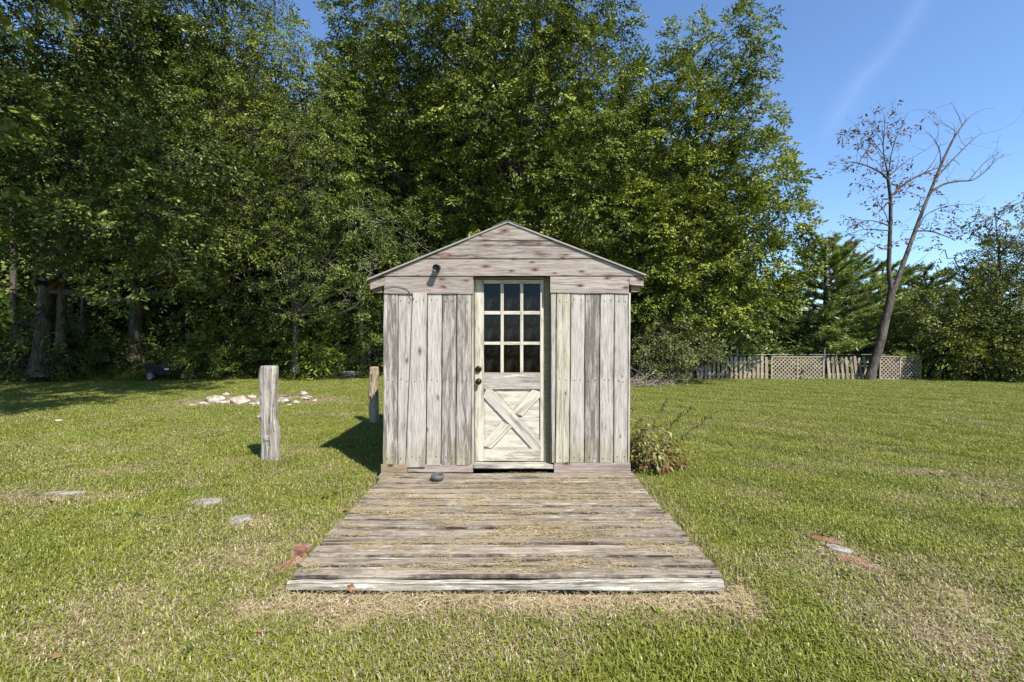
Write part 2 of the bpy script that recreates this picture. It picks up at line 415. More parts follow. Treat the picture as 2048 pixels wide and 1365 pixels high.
# share of straw blades follows the dryness of the spot
sel = t.step(t.math('SUBTRACT', dry, k2), -.10, .10)
c = t.mix(sel, green, straw)
d = t.n.new('ShaderNodeBsdfDiffuse'); t.put(d.inputs['Color'], c)
tl = t.n.new('ShaderNodeBsdfTranslucent'); t.put(tl.inputs['Color'], c)
g = t.n.new('ShaderNodeBsdfGlossy'); g.inputs['Roughness'].default_value = .45
a = t.n.new('ShaderNodeMixShader'); a.inputs[0].default_value = .3; t.l.new(d.outputs[0], a.inputs[1]); t.l.new(tl.outputs[0], a.inputs[2])
b = t.n.new('ShaderNodeMixShader'); b.inputs[0].default_value = .05; t.l.new(a.outputs[0], b.inputs[1]); t.l.new(g.outputs[0], b.inputs[2])
t.l.new(b.outputs[0], t.out.inputs['Surface']); M['grass'] = t.m
t = NT('lawn_soil_thatch')
dry = t.attr('dry'); wood_f = t.attr('woods'); pos = t.n.new('ShaderNodeNewGeometry').outputs['Position']
fine = t.noise(pos, 34, 5, .75)
green, straw = lawn_cols(t, dry, fine, pos)
c = t.mix(t.step(t.math('ADD', dry, t.math('MULTIPLY', t.math('SUBTRACT', fine, .5), .8)), .25, .75), t.mix(.62, green, (.075, .07, .022)), t.mix(.4, straw, (.20, .14, .09)))
c = t.mix(wood_f, c, t.mix(fine, (.035, .027, .018), (.10, .08, .05)))
M['ground'] = t.done(c, .95, t.bump(fine, .6, .02), spec=.1)

# ------------------------------------------------------------------ the lawn
DX0, DX1, DY0, DY1 = -1.40, 1.318, 2.79, 5.0
def lawn_edge(x):      # Y where the lawn ends and the woods floor begins
    return np.where(x < 2.5, 17.3 + .6 * np.sin(x * .7) + .02 * np.abs(x) + .0 * x, 17.0 + .25 * np.sin(x)) - .35 * np.clip(-x - 9, 0, 8)
spots = [  # px, py, radius x, radius y (m), strength  : worn places seen in the photograph
    (480, 925, .30, .22, .8), (600, 900, .5, .3, .45), (90, 995, .9, .16, .7), (230, 943, 1.6, .12, .55), (395, 968, .22, .12, .6), (417, 1005, .28, .12, .8),
    (478, 1042, .22, .12, .8), (290, 1195, .40, .22, .45), (1600, 935, .65, .30, .7), (1520, 985, .3, .15, .6), (1790, 998, .35, .12, .75), (1830, 945, .4, .12, .6),
    (1690, 1110, .16, .32, .9), (1960, 1000, .5, .25, .5), (1800, 1230, .3, .3, .4), (1930, 1290, .25, .12, .6), (130, 1290, .5, .18, .5), (515, 801, 1.9, 1.15, 1.3),
    (1450, 862, 1.2, .5, .3), (700, 830, .8, .25, .55), (940, 1300, .5, .2, .35), (1250, 1250, .8, .12, .35), (1330, 770, 1.0, .4, .7), (380, 757, .7, .15, .8), (450, 1110, .4, .3, .35)]
spots = [(G(a, b).x, G(a, b).y, c_, d_, s) for a, b, c_, d_, s in spots]
def dryness(x, y):
    d = .15 + .95 * (fbm(x * .8 + 3, y * .8 + 9, 4) - .5) + .75 * (fbm(x * 3.1, y * 3.1 + 40, 3) - .5)
    for sx, sy, rx, ry, s in spots:
        q = ((x - sx) / rx) ** 2 + ((y - sy) / ry) ** 2
        q = q * (.6 + .8 * fbm(x * 4 + 9, y * 4, 3))
        d = d + s * np.exp(-q * 1.1)
    # mower stripes on the right, then left: light and dark painted as dryness
    d = d + .05 * np.sin((y * 1.15 + x) * 4.1 + 1.6) * sstep(1.2, 3, x)
    d = d + .05 * np.sin((y * 1.2 - x * .15) * 2.2) * sstep(-1.5, -3, x)
    dx = np.maximum(np.maximum(DX0 - x, x - DX1), 0); dy = np.maximum(np.maximum(DY0 - y, y - DY1), 0)
    r = np.hypot(dx, dy); wob = .10 * (fbm(x * 3 + 1, y * 3, 3) - .5) * 2
    ring = sstep(.27, .05, r + wob) * np.where(y < DY1 - .6, 1, .35)
    ring2 = sstep(.20, .07, np.abs(y - (DY0 - .09)) + wob) * sstep(.35, .1, dx)
    d = d + 1.0 * np.maximum(ring, ring2)
    d = d - .12 * sstep(4, 8, y) - .16 * sstep(7, 14, y)
    return np.clip(d, 0.02, 1.15)
def ground_h(x, y):
    h = .10 * (fbm(x * .25, y * .25, 2) - .5) * sstep(5, 9, np.hypot(x, y - 2)) + .012 * (fbm(x * 2, y * 2, 2) - .5)
    return h
xs = np.concatenate([np.linspace(-400, -30, 14)[:-1], np.linspace(-30, -6, 110)[:-1], np.linspace(-6, 6, 190)[:-1], np.linspace(6, 30, 110)[:-1], np.linspace(30, 400, 14)])
ys = np.concatenate([np.linspace(-300, -4, 14)[:-1], np.linspace(-4, 1.5, 14)[:-1], np.linspace(1.5, 8, 120)[:-1], np.linspace(8, 24, 120)[:-1], np.linspace(24, 60, 30)[:-1], np.linspace(60, 700, 14)])
X, Y = np.meshgrid(xs, ys); V = np.stack([X, Y, ground_h(X, Y)], -1).reshape(-1, 3)
nx, ny = len(xs), len(ys)
i = (np.arange(ny - 1)[:, None] * nx + np.arange(nx - 1)[None, :]).ravel()
Fq = np.stack([i, i + 1, i + nx + 1, i + nx], -1)
me = mesh_np('ground', V, Fq, smooth=True)
dr = dryness(V[:, 0], V[:, 1])
a = me.attributes.new('dry', 'FLOAT', 'POINT'); a.data.foreach_set('value', dr.astype(np.float32))
wd = sstep(-.3, .5, V[:, 1] - lawn_edge(V[:, 0])) * sstep(60, 40, np.abs(V[:, 0]))
a = me.attributes.new('woods', 'FLOAT', 'POINT'); a.data.foreach_set('value', wd.astype(np.float32))
link('ground', me, M['ground'], kind='structure')

# blades in tufts
def tuft(seed, n, rad, h, broad=0):
    rg = np.random.RandomState(seed)
    r = rad * np.sqrt(rg.rand(n)); th = rg.rand(n) * 6.283
    base = np.stack([r * np.cos(th), r * np.sin(th), np.full(n, -.004)], -1)
    hh = h * (.45 + .9 * rg.rand(n)); az = rg.rand(n) * 6.283; lean = .25 + 1.0 * rg.rand(n)
    d = np.stack([np.cos(az), np.sin(az), np.zeros(n)], -1); s = np.stack([-np.sin(az), np.cos(az), np.zeros(n)], -1)
    w = (.0017 + .0016 * rg.rand(n))
    up = np.array([0, 0, 1.0])
    midp = base + d * (hh * .25 * lean)[:, None] + up * (hh * .62)[:, None]
    tip = base + d * (hh * .80 * lean)[:, None] + up * (hh * (1.0 - .28 * lean))[:, None]
    w = w[:, None]
    V = np.stack([base - s * w, base + s * w, midp + s * w * .9, midp - s * w * .9, tip], 1)     # n,5,3
    o = np.arange(n)[:, None] * 5
    tri = np.concatenate([o + np.array([[0, 1, 2]]), o + np.array([[0, 2, 3]]), o + np.array([[3, 2, 4]])], 0)
    tr_ = rg.rand(n); kr = rg.rand(n)
    me = mesh_np('tuft', V.reshape(-1, 3), tri, np.tile(tr_, 3))
    a = me.attributes.new('kindr', 'FLOAT', 'FACE'); a.data.foreach_set('value', np.tile(kr, 3).astype(np.float32))
    me.materials.append(M['grass']); return me
tcol = bpy.data.collections.new('blade_tufts')
for k in range(8):
    o = bpy.data.objects.new('tuft_%02d' % k, tuft(100 + k, 190, .15, .033 + .005 * (k % 3)))
    tcol.objects.link(o)
rg = np.random.RandomState(3)
pts = []
for (ya, yb, dens) in ((1.3, 3.2, 85), (3.2, 5.5, 70), (5.5, 9, 48), (9, 13, 34), (13, 18.5, 26)):
    wmax = yb * 1.2 + 1.2
    n = int(2 * wmax * (yb - ya) * dens)
    x = rg.uniform(-wmax, wmax, n); y = rg.uniform(ya, yb, n)
    k = np.abs(x) < y * 1.2 + 1.2
    pts.append(np.stack([x[k], y[k]], -1))
pts = np.concatenate(pts); x, y = pts[:, 0], pts[:, 1]
keep = ~((x > DX0 - .12) & (x < DX1 + .12) & (y > DY0 - .10) & (y < 7.55))
keep &= y < lawn_edge(x) + .5
for (a_, b_, r1) in ((417, 1005, .16), (478, 1043, .14), (1675, 1100, .05), (1715, 1127, .07)):
    g0 = G(a_, b_); keep &= np.hypot(x - g0.x, y - g0.y) > r1
x, y = x[keep], y[keep]
dd = dryness(x, y)
ex, ey = [], []
for (a_, b_, rr0, m_) in ((539, 925, .12, 26), (748, 850, .10, 16), (428, 806, .3, 14), (480, 811, .26, 12), (566, 808, .2, 8), (612, 800, .2, 8)):
    g0 = G(a_, b_)
    for k in range(m_):
        q = rg.rand() * 6.283; ex.append(g0.x + rr0 * math.cos(q)); ey.append(g0.y + .05 + rr0 * .9 * math.sin(q))
for k in range(60):
    ex.append(DX0 - .07 if k % 2 else DX1 + .07); ey.append(rg.uniform(2.85, 5.2))
nb_ = len(x); x = np.concatenate([x, ex]); y = np.concatenate([y, ey]); tall = np.concatenate([np.zeros(nb_), np.ones(len(ex))])
dd = np.concatenate([dd, np.full(len(ex), .35)])
n = len(x)
thin = (rg.rand(n) < np.where(dd > .85, .72, 1.0))
x, y, dd, tall = x[thin], y[thin], dd[thin], tall[thin]; n = len(x)
me = bpy.data.meshes.new('grass'); me.vertices.add(n)
me.vertices.foreach_set('co', np.stack([x, y, ground_h(x, y)], -1).astype(np.float32).ravel())
for nm, v in (('dry', dd), ('rotz', rg.rand(n) * 6.283), ('sxy', 1 + .3 * rg.rand(n) + .05 * np.clip(y - 8, 0, 10)), ('sz', (1.05 - .5 * np.clip(dd, 0, 1)) * (.75 + .5 * fbm(x * 2, y * 2, 2) * 1.2) + .02 * np.clip(y - 8, 0, 10) + tall * .9)):
    a = me.attributes.new(nm, 'FLOAT', 'POINT'); a.data.foreach_set('value', v.astype(np.float32))
a = me.attributes.new('pick', 'INT', 'POINT'); a.data.foreach_set('value', rg.randint(0, 8, n).astype(np.int32))
gro = link('grass', me, M['grass'], kind='stuff', label='short mown green and straw coloured grass of the lawn', cat='grass')
ng = bpy.data.node_groups.new('scatter_tufts', 'GeometryNodeTree')
ng.interface.new_socket('Geometry', in_out='INPUT', socket_type='NodeSocketGeometry')
ng.interface.new_socket('Geometry', in_out='OUTPUT', socket_type='NodeSocketGeometry')
gi, go_ = ng.nodes.new('NodeGroupInput'), ng.nodes.new('NodeGroupOutput')
ci = ng.nodes.new('GeometryNodeCollectionInfo'); ci.inputs['Collection'].default_value = tcol
ci.inputs['Separate Children'].default_value = True; ci.inputs['Reset Children'].default_value = True
ip = ng.nodes.new('GeometryNodeInstanceOnPoints'); ip.inputs['Pick Instance'].default_value = True
def named(nm, ty='FLOAT'):
    a = ng.nodes.new('GeometryNodeInputNamedAttribute'); a.data_type = ty; a.inputs['Name'].default_value = nm; return a.outputs['Attribute']
cr = ng.nodes.new('ShaderNodeCombineXYZ'); ng.links.new(named('rotz'), cr.inputs[2])
cs = ng.nodes.new('ShaderNodeCombineXYZ'); sx = named('sxy'); ng.links.new(sx, cs.inputs[0]); ng.links.new(sx, cs.inputs[1]); ng.links.new(named('sz'), cs.inputs[2])
ng.links.new(gi.outputs[0], ip.inputs['Points']); ng.links.new(ci.outputs[0], ip.inputs['Instance'])
ng.links.new(named('pick', 'INT'), ip.inputs['Instance Index'])
ng.links.new(cr.outputs[0], ip.inputs['Rotation']); ng.links.new(cs.outputs[0], ip.inputs['Scale'])
ng.links.new(ip.outputs[0], go_.inputs[0])
md = gro.modifiers.new('scatter', 'NODES'); md.node_group = ng

# ------------------------------------------------------------------ boards
rb = random.Random(11)
def board_mesh(bl, br, tr, tl, T, seg=10, wob=.002, cham=.003, bow=0.0):
    """quad in the local XZ plane (grain along X), front face at y=0, thickness T behind it, worn edges"""
    bl, br, tr, tl = [Vector((c[0], 0, c[1])) for c in (bl, br, tr, tl)]
    L = max((br - bl).length, (tr - tl).length); W = max((tl - bl).length, (tr - br).length)
    c = min(cham, W * .2, T * .3); cw = c / max(W, 1e-4)
    prof = [(cw, 0), (.5 - .40, 0), (.5 + .40, 0), (1 - cw, 0), (1, c), (1, T - c), (1 - cw, T), (cw, T), (0, T - c), (0, c)]
    if L > .35: seg = max(seg, int(L / .12))
    bm = bmesh.new(); rings = []; lay = bm.verts.layers.float.new('edge')
    ph1, ph2, ph3 = rb.random() * 9, rb.random() * 9, rb.random() * 9
    for i in range(seg + 1):
        s = i / seg; lo = bl.lerp(br, s); hi = tl.lerp(tr, s)
        w1 = wob * (math.sin(s * 9 + ph1) + .6 * math.sin(s * 23 + ph2) + rb.uniform(-.6, .6))
        w2 = wob * (math.sin(s * 8 + ph3) + .6 * math.sin(s * 27 + ph1) + rb.uniform(-.6, .6))
        yb = bow * math.sin(s * math.pi) + wob * .5 * math.sin(s * 6 + ph2)
        ring = []
        for (tt, yy) in prof:
            p = lo.lerp(hi, tt); p.z += w1 * (1 - tt) + w2 * tt; p.y = yy + yb
            if i in (0, seg): p.x += rb.uniform(-1, 1) * wob * .8
            v = bm.verts.new(p); v[lay] = 0.0 if len(ring) in (1, 2) else 1.0; ring.append(v)
        rings.append(ring)
    k = len(prof)
    for i in range(seg):
        for j in range(k):
            bm.faces.new((rings[i][j], rings[i][(j + 1) % k], rings[i + 1][(j + 1) % k], rings[i + 1][j]))
    bm.faces.new(rings[0]); bm.faces.new(list(reversed(rings[-1])))
    return mesh_bm(bm, 'board')
def board_h(name, corners, y, T, mat, parent, soiled=None, **k):
    """horizontal grain board in a wall: corners in world x,z (bl, br, tr, tl), front face at world y; parent sits at PO"""
    PO = parent_origin(parent)
    cx = sum(c[0] for c in corners) / 4; cz = sum(c[1] for c in corners) / 4
    me = board_mesh(*[(c[0] - cx, c[1] - cz) for c in corners], T, **k)
    o = link(name, me, mat, parent, loc=Vector((cx, y, cz)) - PO)
    o['soiled'] = float(rb.uniform(-.4, .5) if soiled is None else soiled)
    return o
def board_v(name, x0, x1, z0, z1, y, T, mat, parent, x0t=None, x1t=None, soiled=None, **k):
    """vertical grain board; x0,x1 at the foot, x0t,x1t at the top"""
    PO = parent_origin(parent)
    x0t = x0 if x0t is None else x0t; x1t = x1 if x1t is None else x1t
    cx = (x0 + x1 + x0t + x1t) / 4; cz = (z0 + z1) / 2
    # local X = world z, local Z = -world x
    me = board_mesh((z0 - cz, -(x1 - cx)), (z1 - cz, -(x1t - cx)), (z1 - cz, -(x0t - cx)), (z0 - cz, -(x0 - cx)), T, **k)
    o = link(name, me, mat, parent, loc=Vector((cx, y, cz)) - PO, rot=(0, R(-90), 0))
    o['soiled'] = float(rb.uniform(-.4, .5) if soiled is None else soiled)
    return o
def parent_origin(p):
    v = Vector((0, 0, 0))
    while p is not None: v = v + p.location; p = p.parent
    return v
def box_bm(bm, x0, x1, y0, y1, z0, z1):
    vs_ = [bm.verts.new(v) for v in ((x0, y0, z0), (x1, y0, z0), (x1, y1, z0), (x0, y1, z0), (x0, y0, z1), (x1, y0, z1), (x1, y1, z1), (x0, y1, z1))]
    for f in ((0, 3, 2, 1), (4, 5, 6, 7), (0, 1, 5, 4), (1, 2, 6, 5), (2, 3, 7, 6), (3, 0, 4, 7)): bm.faces.new([vs_[q] for q in f])
def box(name, x0, x1, y0, y1, z0, z1, mat, parent, bev=.002):
    PO = parent_origin(parent); c = Vector(((x0 + x1) / 2, (y0 + y1) / 2, (z0 + z1) / 2))
    bm = bmesh.new(); box_bm(bm, x0 - c.x, x1 - c.x, y0 - c.y, y1 - c.y, z0 - c.z, z1 - c.z)
    if bev: bmesh.ops.bevel(bm, geom=bm.edges[:], offset=bev, segments=1, affect='EDGES')
    return link(name, mesh_bm(bm, name), mat, parent, loc=c - PO)

# ------------------------------------------------------------------ shed
WY = 5.0
wx = lambda px: (px - 1024) / F * WY
wz = lambda py: CAM_H - (py - HZ) / F * WY
shed = empty('garden_shed', (-.055, WY, 0), label='small weathered grey board shed with a gable front and cream half glazed door', cat='shed')
top = wz(588) + .012; zb = wz(927)
#         foot left, foot right, top left, top right, foot py, y, soiled
LB = [(765.5, 794.5, 767, 795.6, 929, .000, .9), (795.3, 820, 796.3, 825, 930, .004, .2), (812, 851.5, 826, 854.5, 934, -.016, .0),
      (852.6, 881.5, 855.4, 884, 931, 0, .3), (882.5, 910.8, 884.9, 913, 931, .003, .8), (911.8, 941.5, 914, 943.5, 930.5, -.002, .7)]
for a0, a1, b0, b1, py, dy, so in LB:
    board_v('board', wx(a0 + .35), wx(a1 - .35), wz(py), top, WY + dy, .018, M['wall'], shed, x0t=wx(b0 + .35), x1t=wx(b1 - .35), soiled=so, wob=.0014)
board_v('trim_strip', wx(942.2), wx(948.5), wz(931), wz(590), WY + .006, .02, M['wall'], shed, x0t=wx(944), x1t=wx(946), soiled=.3, wob=.001)
RB_ = [(1103.3, 1110.0, 1101.5, 1112.2, 926, .0, .1, 'wall'), (1111, 1138.2, 1113.2, 1141.3, 925.5, -.003, .6, 'wall_lichen'), (1139.2, 1168.3, 1142.2, 1169.6, 925.5, 0, .3, 'wall'),
       (1169.2, 1197.6, 1170.5, 1199.8, 926, .002, .95, 'wall'), (1198.5, 1226.2, 1200.8, 1228.4, 926, -.001, .3, 'wall'), (1227.2, 1255.2, 1229.3, 1256.6, 926, .002, .2, 'wall')]
for a0, a1, b0, b1, py, dy, so, mt in RB_:
    board_v('board', wx(a0 + .35), wx(a1 - .35), wz(py), top, WY + dy, .018, M[mt], shed, x0t=wx(b0 + .35), x1t=wx(b1 - .35), soiled=so, wob=.0014)
board_v('corner_trim', wx(1256.4), wx(1259.8), wz(926), top, WY + .006, .02, M['wall'], shed, x0t=wx(1257.6), x1t=wx(1261.5), soiled=0, wob=.001)
# band boards
board_h('band_board', [(wx(768), wz(588.5)), (wx(945.5), wz(588.8)), (wx(946), wz(553.6)), (wx(771), wz(553.6))], WY - .012, .022, M['gable'], shed, soiled=.2)
board_h('band_board', [(wx(1100.5), wz(586.8)), (wx(1257), wz(588)), (wx(1257.8), wz(553.6)), (wx(1100.5), wz(553.6))], WY - .012, .022, M['gable'], shed, soiled=-.5)
board_h('eave_return', [(wx(741), wz(580)), (wx(770.3), wz(571)), (wx(770.3), wz(553.4)), (wx(741), wz(562))], WY - .010, .024, M['gable'], shed, soiled=0, seg=3)
board_h('eave_return', [(wx(1258.4), wz(570)), (wx(1286.5), wz(573.5)), (wx(1286.5), wz(554.5)), (wx(1258.4), wz(553.4))], WY - .010, .024, M['gable'], shed, soiled=-.3, seg=3)
# gable boards
rl = lambda py: 741.5 + (562 - py) / .4167
rr = lambda py: 1286.5 - (554 - py) / .393
apx = 1015.5
for (p0, p1, dy, so) in ((552.8, 517.2, -.019, .0), (518.4, 481.6, -.026, .5), (482.8, 448.5, -.033, .4)):
    l0, l1 = rl(p0), rl(p1) if p1 > 460 else apx - 2
    r0, r1 = rr(p0), rr(p1) if p1 > 460 else apx + 2
    board_h('gable_board', [(wx(l0), wz(p0)), (wx(r0), wz(p0 - .4)), (wx(r1), wz(p1)), (wx(l1), wz(p1))], WY + dy, .02, M['gable'], shed, soiled=so, wob=.0018)
# base boards and sill
board_h('base_board', [(wx(763), .085), (wx(815), .085), (wx(815), wz(929.5)), (wx(763), wz(929.5))], WY - .022, .03, M['raw'], shed, soiled=.3)
board_h('base_board', [(wx(815.6), .09), (wx(946), .09), (wx(946), wz(929)), (wx(815.6), wz(930))], WY + .004, .02, M['sill'], shed, soiled=.2)
board_h('base_board', [(wx(1108), .088), (wx(1261), .088), (wx(1260), wz(926.5)), (wx(1108), wz(926.5))], WY - .02, .03, M['sill'], shed, soiled=-.3)
# inner sheathing (behind the boards), side and back walls, floor
XL, XR, YB = wx(768), wx(1259.5), 7.5
box('sheathing', XL + .02, wx(944), WY + .024, WY + .04, .12, 2.24, M['inner'], shed)
box('sheathing', wx(1103), XR - .02, WY + .024, WY + .04, .12, 2.24, M['inner'], shed)
bm = bmesh.new()
vv = [(XL + .03, .0), (-.055, .0), (XR - .03, .0)]
zt = [2.26, 2.80, 2.26]
f1 = [bm.verts.new((XL + .03, 0, 2.275)), bm.verts.new((XR - .03, 0, 2.275)), bm.verts.new((-.055, 0, 2.80))]
f2 = [bm.verts.new((v.co.x, .016, v.co.z)) for v in f1]
bm.faces.new(f1); bm.faces.new(f2[::-1])
for q in range(3): bm.faces.new((f1[q], f2[q], f2[(q + 1) % 3], f1[(q + 1) % 3]))
gme = mesh_bm(bm, 'gable_sheathing')
link('gable_sheathing', gme, M['inner'], shed, loc=Vector((0, WY + .022, 0)) - shed.location)
link('gable_sheathing', gme, M['inner'], shed, loc=Vector((0, YB - .05, 0)) - shed.location)
def side_board(x, y0, y1, sgn, me_cache={}):
    key = sgn
    if key not in me_cache:
        L = 2.26 - .12; w = y1 - y0 - .003
        me_cache[key] = board_mesh((-L / 2, -w / 2), (L / 2, -w / 2), (L / 2, w / 2), (-L / 2, w / 2), .02, wob=.001, seg=6)
        me_cache[key].materials.append(M['wall'])
    o = link('board', me_cache[key], None, shed, loc=Vector((x, (y0 + y1) / 2, 1.19)) - shed.location)
    m3 = Matrix(((0, -sgn, 0), (0, 0, 1 if sgn > 0 else -1), (1, 0, 0)))  # columns: local X->z, local Y->inward, local Z->y
    m3 = Matrix(((0, -sgn * 1.0, 0), (0, 0, -sgn * 1.0), (1, 0, 0)))
    o.rotation_euler = m3.to_euler(); o['soiled'] = float(rb.uniform(-.3, .8))
nb = 16; st = (YB - WY - .05) / nb
for q in range(nb):
    side_board(XL, WY + .03 + q * st, WY + .03 + (q + 1) * st, -1)
    side_board(XR, WY + .03 + q * st, WY + .03 + (q + 1) * st, 1)
box('back_wall', XL, XR, YB, YB + .02, .06, 2.27, M['wall'], shed)
box('floor', XL + .03, XR - .03, WY + .16, YB - .01, .07, .11, M['inner'], shed)
box('skid', XL + .05, XL + .15, WY + .03, YB, 0, .07, M['raw'], shed)
box('skid', XR - .15, XR - .05, WY + .03, YB, 0, .07, M['raw'], shed)
# roof slopes
def roof_side(xe, ze, xa, za):
    d = Vector((xe - xa, 0, ze - za)); L = d.length; d.normalize(); nr = Vector((-d.z, 0, d.x))
    if nr.z < 0: nr = -nr
    bm = bmesh.new()
    def slab(s0, s1, h0, h1, y0, y1):
        ps = []
        for yy in (y0, y1):
            for s, h in ((s0, h0), (s1, h0), (s1, h1), (s0, h1)): ps.append(bm.verts.new(Vector((xa, yy, za)) + d * s + nr * h))
        for f in ((0, 1, 2, 3), (7, 6, 5, 4), (0, 4, 5, 1), (1, 5, 6, 2), (2, 6, 7, 3), (3, 7, 4, 0)): bm.faces.new([ps[q] for q in f])
    slab(0, L, 0.002, .016, WY - .038, YB + .08)
    o = link('roof_deck', mesh_bm(bm, 'roof_deck'), M['wall'], shed, loc=-shed.location)
    bm = bmesh.new(); n_ = 12
    for q in range(n_):
        slab(L * q / n_ + .001, L * (q + 1) / n_ + .012, .017 + .0007 * (q % 2), .022 + .0007 * (q % 2), WY - .036, YB + .09)
    link('shingle_courses', mesh_bm(bm, 'shingles'), M['roof'], shed, loc=-shed.location, kind='stuff')
    bm = bmesh.new(); slab(.0, L + .006, .004, .0185, WY - .045, WY - .039)
    link('drip_edge', mesh_bm(bm, 'drip_edge'), M['edge'], shed, loc=-shed.location)
    return d
roof_side(wx(739.5), wz(561.5), wx(apx), wz(448.2))
roof_side(wx(1288.5), wz(553.3), wx(apx), wz(448.2))
bm = bmesh.new()
for sx_ in (-1, 1):
    a0 = Vector((wx(apx), 0, wz(447) + .022)); d = Vector((sx_ * .17, 0, -.072))
    q = [a0, a0 + d, a0 + d + Vector((0, 0, .005)), a0 + Vector((0, 0, .005))]
    p = [bm.verts.new(v + Vector((0, WY - .05, 0))) for v in q] + [bm.verts.new(v + Vector((0, YB + .1, 0))) for v in q]
    for f in ((0, 1, 2, 3), (7, 6, 5, 4), (0, 4, 5, 1), (1, 5, 6, 2), (2, 6, 7, 3), (3, 7, 4, 0)): bm.faces.new([p[j] for j in f])
link('ridge_cap', mesh_bm(bm, 'ridge_cap'), M['roof'], shed, loc=-shed.location)
for sx_, xe in ((-1, wx(745)), (1, wx(1264))):
    for q in range(5):
        y0 = WY + .03 + q * .58
        box('rafter_tail', min(xe, xe + .10), max(xe, xe + .10), y0, y0 + .04, 2.10 if sx_ > 0 else 2.09, 2.20 if sx_ < 0 else 2.255, M['raw'], shed)
# door frame
DYp = WY + .10
dx_ = lambda px: (px - 1024) / F * DYp
dz_ = lambda py: CAM_H - (py - HZ) / F * DYp
box('door_jamb', wx(945.5), dx_(949.2), WY + .012, DYp + .05, .15, 2.27, M['jamb'], shed)
box('door_jamb', dx_(1088.5), dx_(1099), WY + .088, DYp + .05, .15, 2.27, M['jamb'], shed)
box('door_jamb', dx_(1099.2), dx_(1108), WY + .024, DYp + .05, .15, 2.27, M['jamb'], shed)
box('door_head', dx_(949.4), dx_(1088.3), WY + .07, DYp + .05, dz_(559), 2.273, M['jamb'], shed)
th = board_h('threshold', [(wx(947), wz(937)), (wx(1107.4), wz(938)), (wx(1107.4), wz(930)), (wx(948), wz(929.5))], WY - .008, .15, M['door_bare'], shed, soiled=.6)
# door, a part with sub-parts
door = empty('door', Vector((dx_(1018), DYp, dz_(923))) - shed.location); door.parent = shed
door.name = 'door'
DT = .038
DTB = DT
board_v('stile', dx_(949.8), dx_(967.6), dz_(922.8), dz_(559.8), DYp, DT, M['door'], door, soiled=-.2, wob=.0006)
board_v('stile', dx_(1080.3), dx_(1087.8), dz_(922.8), dz_(559.8), DYp, DT, M['door'], door, soiled=-.4, wob=.0006)
def rail(py0, py1, mt, so, y=0, T=DT, nm='rail', a=968, b=1080, wob=.0006):
    return board_h(nm, [(dx_(a), dz_(py1)), (dx_(b), dz_(py1)), (dx_(b), dz_(py0)), (dx_(a), dz_(py0))], DYp + y, T, M[mt], door, soiled=so, wob=wob)
rail(560, 567.6, 'door', -.3)
rail(746.0, 779, 'door_bare', .4, y=-.002)
rail(898.4, 922.6, 'door', -.2)
for a_, b_ in ((1000.9, 1007.3), (1040.2, 1046.6)):
    board_v('muntin', dx_(a_), dx_(b_), dz_(745.6), dz_(568), DYp + .006, .026, M['door'], door, soiled=-.3, wob=.0005)
for a_, b_ in ((622.6, 629.6), (684.1, 690.4)):
    for c0, c1 in ((968.2, 1000.7), (1007.5, 1040), (1046.8, 1080)):
        rail(a_, b_, 'door', -.3, y=.008, T=.022, nm='muntin', a=c0, b=c1, wob=.0004)
pbm = bmesh.new(); box_bm(pbm, -.094, .094, -.002, .002, -.158, .158); pme = mesh_bm(pbm, 'pane'); pme.materials.append(M['glass'])
for c0, c1 in ((968, 1000.7), (1007.5, 1040), (1046.8, 1079.7)):
    for r0, r1 in ((568, 622.4), (629.8, 683.9), (690.6, 745.4)):
        o = link('pane', pme, None, door, loc=Vector((dx_((c0 + c1) / 2), DYp + .024, dz_((r0 + r1) / 2))) - DPO if False else Vector((dx_((c0 + c1) / 2), DYp + .0245, dz_((r0 + r1) / 2))) - parent_origin(door))
# crossbuck
X0, X1, Z0, Z1 = dx_(968), dx_(1080), dz_(898), dz_(779.4)
board_h('back_panel', [(X0 - .005, Z0 - .003), (X1 + .005, Z0 - .003), (X1 + .005, Z1 + .003), (X0 - .005, Z1 + .003)], DYp + .022, .012, M['door'], door, soiled=.1)
cxm, czm = (X0 + X1) / 2, (Z0 + Z1) / 2
def tri_panel(pts3):
    c = Vector((sum(p[0] for p in pts3) / 3, 0, sum(p[1] for p in pts3) / 3)); bm = bmesh.new()
    o_ = [bm.verts.new((p[0] - c.x, 0.0, p[1] - c.z)) for p in pts3]
    i_ = [bm.verts.new(((p[0] - c.x) * .80, -.0045, (p[1] - c.z) * .80)) for p in pts3]
    for q in range(3): bm.faces.new((o_[q], o_[(q + 1) % 3], i_[(q + 1) % 3], i_[q]))
    bm.faces.new(i_)
    link('panel', mesh_bm(bm, 'panel'), M['door'], door, loc=Vector((c.x, DYp + .0215, c.z)) - parent_origin(door))['soiled'] = -.1
bw = .105
tri_panel([(X0 + bw, Z1), (X1 - bw, Z1), (cxm, czm + .085)])
tri_panel([(X0 + bw, Z0), (X1 - bw, Z0), (cxm, czm - .085)])
tri_panel([(X0, Z0 + bw), (X0, Z1 - bw), (cxm - .08, czm)])
tri_panel([(X1, Z0 + bw), (X1, Z1 - bw), (cxm + .08, czm)])
